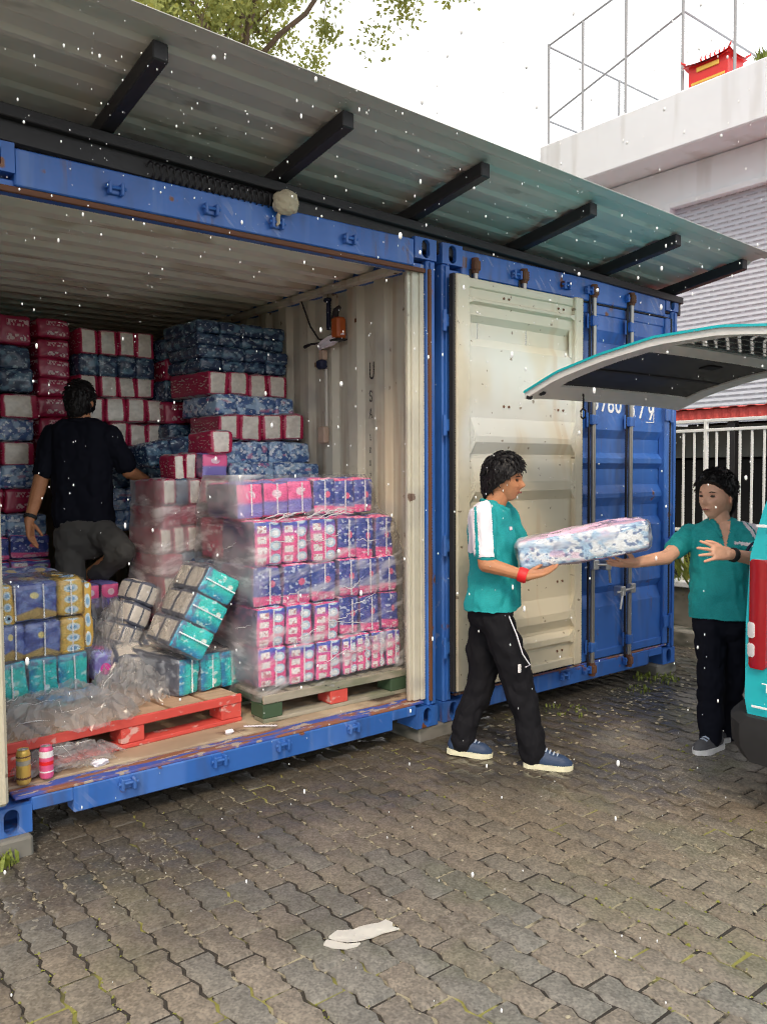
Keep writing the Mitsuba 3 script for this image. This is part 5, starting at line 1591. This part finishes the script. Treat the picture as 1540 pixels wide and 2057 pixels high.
for s, e in ((-1, -.045), (1, .115)):
    obj('collar', tube([neck + Fv * .05 + Rv * s * .03 + Zv * .015, neck - Fv * .025 + Rv * (s * .06) - Zv * .005, f(.035 + s * .035, -.055, 1.20)], [.012, .016, .007], 8), 'm_tealcloth', p2, smooth=True)
obj('sleeve_trim', tube([lsh + (lel - lsh) * .60, lsh + (lel - lsh) * .66], .069, 18), 'm_navy', p2, smooth=40)

# ---------------------------------------------------------------- the man inside, seen from behind
f = frame((.919, 1.661, GZ))
fw = unit(.10 * Rv + Fv)
sd3 = Rv
neck, chest, belly, pelv = f(.018, .085, 1.905), f(.022, .08, 1.72), f(.026, .065, 1.46), f(.038, .055, 1.235)
lsh, lel, lwr = f(-.165, .08, 1.80), f(-.222, .0, 1.475), f(-.245, -.10, 1.275)
rsh, rel, rwr = f(.205, .08, 1.79), f(.295, .14, 1.575), f(.372, .28, 1.515)
hc = f(.012, .095, 2.02)
hd_l = hand(lwr, unit(-Zv + .05 * Rv + .05 * Fv), Rv * .8 + Fv * .2, Fv, curl=.45, size=1.05)
hd_r = hand(rwr, unit(Rv * .55 + Fv * .6 - Zv * .22), -Zv, -Rv * .5 + Fv * .6, curl=.2, size=1.0)
hips = [f(-.055, .055, 1.20), f(.125, .05, 1.20)]
knees = [f(-.02, -.04, .83), f(.335, -.14, 1.085)]; anks = [f(-.03, .03, .50), f(.075, .05, .935)]
body = torso([(chest + Zv * .08, .17, .095), (chest, .165, .10), (belly, .14, .10), (pelv, .15, .105)], sd3)
body += chain([neck - Zv * .05, hc - Zv * .04], [.062, .060]) + chain([lsh, lel, lwr], [.056, .045, .030]) + chain([rsh, rel, rwr], [.056, .046, .030])
body += [hull(ball(neck - Zv * .04, .055), ball(rsh, .05), ball(lsh, .05), ball(chest, .07))]
for h_, k_, a_ in zip(hips, knees, anks): body += chain([h_, k_, a_], [.08, .055, .040])
body += chain([anks[1], f(.03, .10, .90), f(-.01, .20, .895)], [.040, .036, .028]) + chain([anks[0], f(-.03, .02, .46), f(-.04, .18, .445)], [.04, .036, .028])
shirt = torso([(chest + Zv * .09, .185, .105), (chest, .195, .118), (belly + Zv * .06, .190, .125), (belly - Zv * .10, .195, .125), (f(.035, .055, 1.275), .198, .122)], sd3)
shirt += [hull(ball(neck - Zv * .03, .068), ball(rsh, .064), ball(lsh, .064), ball(chest + Zv * .05, .10))]
shirt += chain([lsh, lsh + (lel - lsh) * .68], [.076, .070]) + chain([rsh, rsh + (rel - rsh) * .80], [.076, .072])
legs = torso([(f(.035, .055, 1.33), .155, .105), (f(.038, .05, 1.22), .180, .125), (f(.036, .045, 1.13), .165, .12)], sd3)
legs += chain([hips[0], knees[0], f(-.03, .03, .56)], [.105, .085, .07]) + chain([hips[1], f(.25, -.06, 1.14), knees[1]], [.115, .098, .082]) + chain([knees[1], f(.21, -.04, .985), f(.115, .03, .935)], [.082, .072, .060])
p3 = person('person in dark shirt and grey trousers climbing among the packs, seen from behind', 'm_skin_tan', hc, fw, (0, 0, 1), body, hd_l + hd_r, shirt, 'm_navycloth', 'm_greycloth', legs,
            [((0, -.35, .94), -.070)], 7.7, k=1.04, eyes=False, hair=(.008, .010))
cuff(p3, 'bracelet', lwr + (lel - lwr) * .12, lwr - lel, .037, .022, 'm_rubber')
obj('collar', tube([neck + Rv * .07 * math.cos(a) - Fv * .065 * math.sin(a) - Zv * .012 for a in np.linspace(-.3, PI + .3, 9)], [.010] + [.016] * 7 + [.010], 8), 'm_navycloth', p3, smooth=True)
for a_, b_, nm in ((f(.085, .03, .885), f(-.04, .22, .87), 'sandal'), (f(-.03, -.04, .44), f(-.04, .22, .425), 'sandal')):
    d = unit(b_ - a_); s = unit(np.cross(d, Zv))
    so = tube([a_ - Zv * .03, a_ * .5 + b_ * .5 - Zv * .035, b_ - Zv * .03], [.03, .036, .03], 10); v = np.array(so.vertices); zc = v[:, 2].mean(); v[:, 2] = zc + (v[:, 2] - zc) * .35; so.vertices = v
    sk = obj(nm, so, 'm_rubber', p3, smooth=40)
    obj('strap', tube([a_ - s * .04 - Zv * .02, a_ + Zv * .035 - d * .02, a_ + s * .04 - Zv * .02], .007, 6), 'm_wrist', sk, smooth=True)

# ================================================================== VAN
vn = thing('van', 'turquoise van with its rear hatch raised over the man reaching', 'van')
VX0, VX1 = 2.75, 4.34
side_p = [(-1.63, .22), (-1.585, .45), (-1.585, .80), (-1.60, 1.10), (-1.65, 1.30), (-1.755, 1.60), (-1.93, 1.93), (-2.10, 2.05), (-3.2, 2.10), (-5.0, 2.06), (-5.7, 1.55), (-6.5, 1.05), (-6.65, .55), (-6.6, .22)]
bm = to_mf(poly_extrude(side_p, 0, VX0, VX1))
rnd_ = to_mf(poly_extrude([(a, b) for a, b in side_p], 0, VX0, VX1))
# tumblehome and rounded rear corners
bt = from_mf(bm.refine_to_length(.09)); v = np.array(bt.vertices)
mid = (VX0 + VX1) / 2; hw = (VX1 - VX0) / 2
uu = (v[:, 0] - mid) / hw
tum = 1 - .10 * np.clip((v[:, 2] - 1.0) / 1.1, 0, 1) ** 1.6
rear = np.clip((v[:, 1] + 1.95) / .28, 0, 1)
v[:, 1] -= .055 * np.abs(uu) ** 6 * (v[:, 1] > -2.2) + .05 * uu ** 2 * (v[:, 1] > -2.2)
v[:, 0] = mid + uu * hw * tum * (1 - .02 * rear ** 2)
bt.vertices = v
body_m = to_mf(bt)
cav = to_mf(poly_extrude([(-1.4, .50), (-1.4, 1.28), (-1.62, 1.60), (-1.80, 1.90), (-2.1, 1.98), (-4.8, 1.95), (-4.8, .50)], 0, VX0 + .14, VX1 - .14))
mouth = to_mf(poly_extrude([(-1.0, .52), (-1.0, 1.95), (-2.0, 1.90), (-1.95, .52)], 0, VX0 + .15, VX1 - .15))
for yw in (-2.75, -5.55):
    body_m = body_m - m3.Manifold.cylinder(3, .36, .36, 32).rotate([0, 90, 0]).translate([VX0 - .4, yw, .22]) 
body_m = body_m - cav - mouth
obj('body', from_mf(body_m), 'm_teal', vn, smooth=35)
obj('load_floor', bx(VX0 + .15, VX1 - .15, -4.7, -1.74, .47, .51, .004), 'm_carbon', vn)
obj('seat_back', bx(VX0 + .18, VX1 - .18, -3.3, -3.15, .5, 1.30, .05), 'm_carbon', vn, smooth=30)
for sgn, xs in ((-1, VX0), (1, VX1)):
    for y0, y1 in ((-3.25, -2.25), (-4.35, -3.32)):
        w_ = poly_extrude([(y0, 1.22), (y1, 1.22), (y1 - .08, 1.80), (y0 + .04, 1.80)], 0, 0, .01); v = np.array(w_.vertices); q = 1 - .10 * np.clip((v[:, 2] - 1.0) / 1.1, 0, 1) ** 1.6
        v[:, 0] = mid + sgn * (hw * q + .004) + (v[:, 0] - .005); w_.vertices = v
        obj('side_window', w_, 'm_glass', vn)
    for yw in (-2.75, -5.55):
        wh = numbered(vn + '__wheel'); ty = trimesh.creation.revolve(np.array([(.20, -.09), (.29, -.10), (.325, -.075), (.33, 0), (.325, .075), (.29, .10), (.20, .09), (.20, -.09)]), sections=40)
        Mw = mv(xs - sgn * .11, yw, .33 + GZ) @ rot([0, 1, 0], 90)
        scene[wh] = mesh_dict(tf(ty, Mw), 'm_rubber', smooth=30)
        obj('rim', tf(trimesh.creation.cylinder(.20, .15, sections=32), Mw), 'm_steel', wh, smooth=30)
bp_ = []
for z0, z1, off in ((.165, .21, .0), (.21, .36, .04), (.36, .41, .02)): pass
bpts = [(-1.54, .175), (-1.50, .24), (-1.50, .345), (-1.54, .385), (-1.80, .39), (-2.45, .39), (-2.45, .20), (-1.85, .165)]
bum = from_mf(to_mf(poly_extrude(bpts, 0, VX0 - .03, VX1 + .03)).refine_to_length(.08)); v = np.array(bum.vertices); uu = (v[:, 0] - mid) / (hw + .03)
v[:, 1] -= .14 * np.abs(uu) ** 7 * (v[:, 1] > -2.2) + .05 * uu ** 2 * (v[:, 1] > -2.2); v[:, 0] = mid + (v[:, 0] - mid) * (1 - .03 * np.clip((.30 - v[:, 2]) / .13, 0, 1)); bum.vertices = v
obj('bumper', bum, 'm_rubber', vn, smooth=35)
for sgn, xs in ((-1, VX0), (1, VX1)):
    def lampbox(y0, y1, z0, z1, out, m, par, nm):
        b = from_mf(to_mf(bx(0, 1, y0, y1, z0, z1, .012)).refine_to_length(.03)); v = np.array(b.vertices)
        u_ = v[:, 0].copy()
        yy = v[:, 1]
        v[:, 0] = xs - sgn * .05 + sgn * u_ * (.05 + out) - sgn * .05 * np.clip((yy + 1.76) / .09, 0, 1) ** 2
        b.vertices = v
        if sgn > 0: pass
        return obj(nm, b, m, par, smooth=40)
    tl = lampbox(-1.795, -1.710, .60, 1.085, .012, 'm_lamp_red', vn, 'tail_light')
    for z0, z1 in ((.735, .805), (.65, .71)):
        lampbox(-1.745, -1.704, z0, z1, .016, 'm_lens', tl, 'reversing_lens')
stp = [bx(VX0 - .003, VX0 + .001, -1.82, -1.74, 1.228, 1.240, .001), bx(VX0 - .004, VX0 + .0, -1.80, -1.73, .424, .434, .001), bx(VX0 - .004, VX0, -1.90, -1.775, .535, .540, .001), bx(VX0 - .004, VX0, -1.800, -1.795, .50, .536, .001)]
for k in range(7): stp.append(tf(bx(VX0 - .004, VX0 + .0, -1.83 - .03 * k, -1.826 - .03 * k, 1.10, 1.20, .001), rot([1, 0, 0], -18, (VX0, -1.83 - .03 * k, 1.15))))
for q in stp[:4]: obj('white_stripe', q, 'm_letter', vn)
obj('hatch_pattern', cat(*stp[4:]), 'm_letter', vn, kind='stuff')

# ---- the raised hatch
ht = numbered(vn + '__hatch')
HX0, HX1 = 2.735, 4.31; hm_, hh_ = (HX0 + HX1) / 2, (HX1 - HX0) / 2
prof_t = np.array([0, .12, .3, .5, .7, .85, 1.0]); prof_y = np.array([-.39, -.62, -.90, -1.22, -1.56, -1.82, -2.06]); prof_z = np.array([1.945, 2.035, 2.098, 2.145, 2.150, 2.120, 2.055])


def hpt(u, t, dn=0.0):
    """point of the hatch: u across (-1..1), t from the lower edge to the hinge, dn downwards from the skin"""
    y = np.interp(t, prof_t, prof_y); z = np.interp(t, prof_t, prof_z)
    u = np.asarray(u, float)
    return np.stack([hm_ + u * hh_ + 0 * t, y - .008 * u ** 2 * (1 - .7 * t), z - .014 * u ** 4 - dn + 0 * u], -1)


def hsheet(u0, u1, t0, t1, d0, d1, nu=24, nt=20):
    uu, tt = np.meshgrid(np.linspace(u0, u1, nu), np.linspace(t0, t1, nt), indexing='ij')
    top = hpt(uu, tt, d0).reshape(-1, 3); bot = hpt(uu, tt, d1).reshape(-1, 3)
    k = (np.arange(nu - 1)[:, None] * nt + np.arange(nt - 1)).reshape(-1)
    q = np.vstack([np.c_[k, k + nt, k + nt + 1], np.c_[k, k + nt + 1, k + 1]])
    n = len(top); fs = [q, q[:, ::-1] + n]
    b = np.concatenate([np.arange(nt), nt * np.arange(1, nu) + nt - 1, (nu - 1) * nt + np.arange(nt - 2, -1, -1), nt * np.arange(nu - 2, 0, -1)])
    b2 = np.roll(b, -1)
    fs.append(np.vstack([np.c_[b, b2, b2 + n], np.c_[b, b2 + n, b + n]]))
    return trimesh.Trimesh(np.vstack([top, bot]), np.vstack(fs), process=False)


scene[ht] = mesh_dict(cat(hsheet(-1, 1, .0, .5, 0, .012), hsheet(-1, 1, .94, 1, 0, .012), hsheet(-1, -.82, .5, .94, 0, .012), hsheet(.82, 1, .5, .94, 0, .012)), 'm_teal', smooth=40); say(ht, 'raised hatch with turquoise skin')
for u0, u1, t0, t1 in ((-.985, -.82, .0, 1.0), (.82, .985, .0, 1.0), (-.82, .82, .0, .075), (-.82, .82, .42, .50), (-.82, .82, .94, 1.0)):
    obj('inner_frame', hsheet(u0, u1, t0, t1, .010, .045 if t1 < .1 or abs(u0) > .9 or abs(u1) > .9 else .040), 'm_trim', ht, smooth=35)
obj('trim_panel', hsheet(-.82, .82, .07, .425, .014, .034), 'm_carbon', ht, smooth=35)
obj('trim_panel', hsheet(-.80, .80, .20, .215, .034, .040), 'm_rubber', ht, smooth=35)
obj('grip_recess', hsheet(.12, .30, .33, .37, .034, .041, 6, 4), 'm_dark', ht)
obj('rear_window', hsheet(-.818, .818, .502, .938, .004, .030), 'm_glass', ht, smooth=35)
obj('defroster_line', cat(*[tube(hpt(np.linspace(-.7, .7, 16), t, .0312), .0014, 4) for t in np.linspace(.55, .90, 8)]), 'm_trim', ht, kind='stuff')
for a_, b_, t_, r0, r1 in ((-.99, -.955, .012, .010, .015), (-.92, -.88, .04, .018, .010)): obj('corner_stop', tube(hpt(np.array([a_, b_]), t_, .046), [r0, r1], 8), 'm_rubber', ht, smooth=40)
c0 = hpt(np.array([-.50]), .06, .06)[0]
obj('pull_strap', cat(tube([c0, c0 - Zv * .04 + Rv * .002, c0 - Zv * .085], .006, 6), tube([c0 - Zv * .085, c0 - Zv * .10 + Rv * .014, c0 - Zv * .135 + Rv * .012, c0 - Zv * .145, c0 - Zv * .135 - Rv * .012, c0 - Zv * .10 - Rv * .014, c0 - Zv * .085], .0055, 6)), 'm_black', ht, smooth=True)
for s in (-1, 1):
    p, q = hpt(np.array([s * .9]), .88, .04)[0], np.array([mid + s * (hw - .16), -1.86, 1.60])
    obj('gas_strut', cat(cyl(p, (p + q) / 2, .008, 8), cyl((p + q) / 2, q, .013, 8)), 'm_rubber', ht, smooth=40)

# ================================================================== RAIN
r = np.random.default_rng(77)
bs = []
o8 = trimesh.creation.icosphere(1, 1.0)
n = 0
while n < 1250:
    d = r.uniform(.75, 3.4) ** 1.0
    p = CAM + _F * d + _R * d * r.uniform(-.47, .47) + _U * d * r.uniform(-.63, .63)
    if p[1] > -.62 or p[2] < GZ + .05 or (p[0] > 2.6 and p[1] < -1.6): continue
    if r.random() > .12 + .88 * min(1, max(0, (p[2] - .8) / 1.4)): continue
    s = min(.0019, .00082 * r.lognormal(0, .5))
    m = o8.copy(); m.apply_scale([s, s, s * r.uniform(1.3, 2.5)]); m.apply_translation(p); bs.append(m); n += 1
obj('raindrops', cat(*bs), 'm_drop', smooth=True, kind='stuff', label='pale raindrops falling in front of the containers', cat='rain')
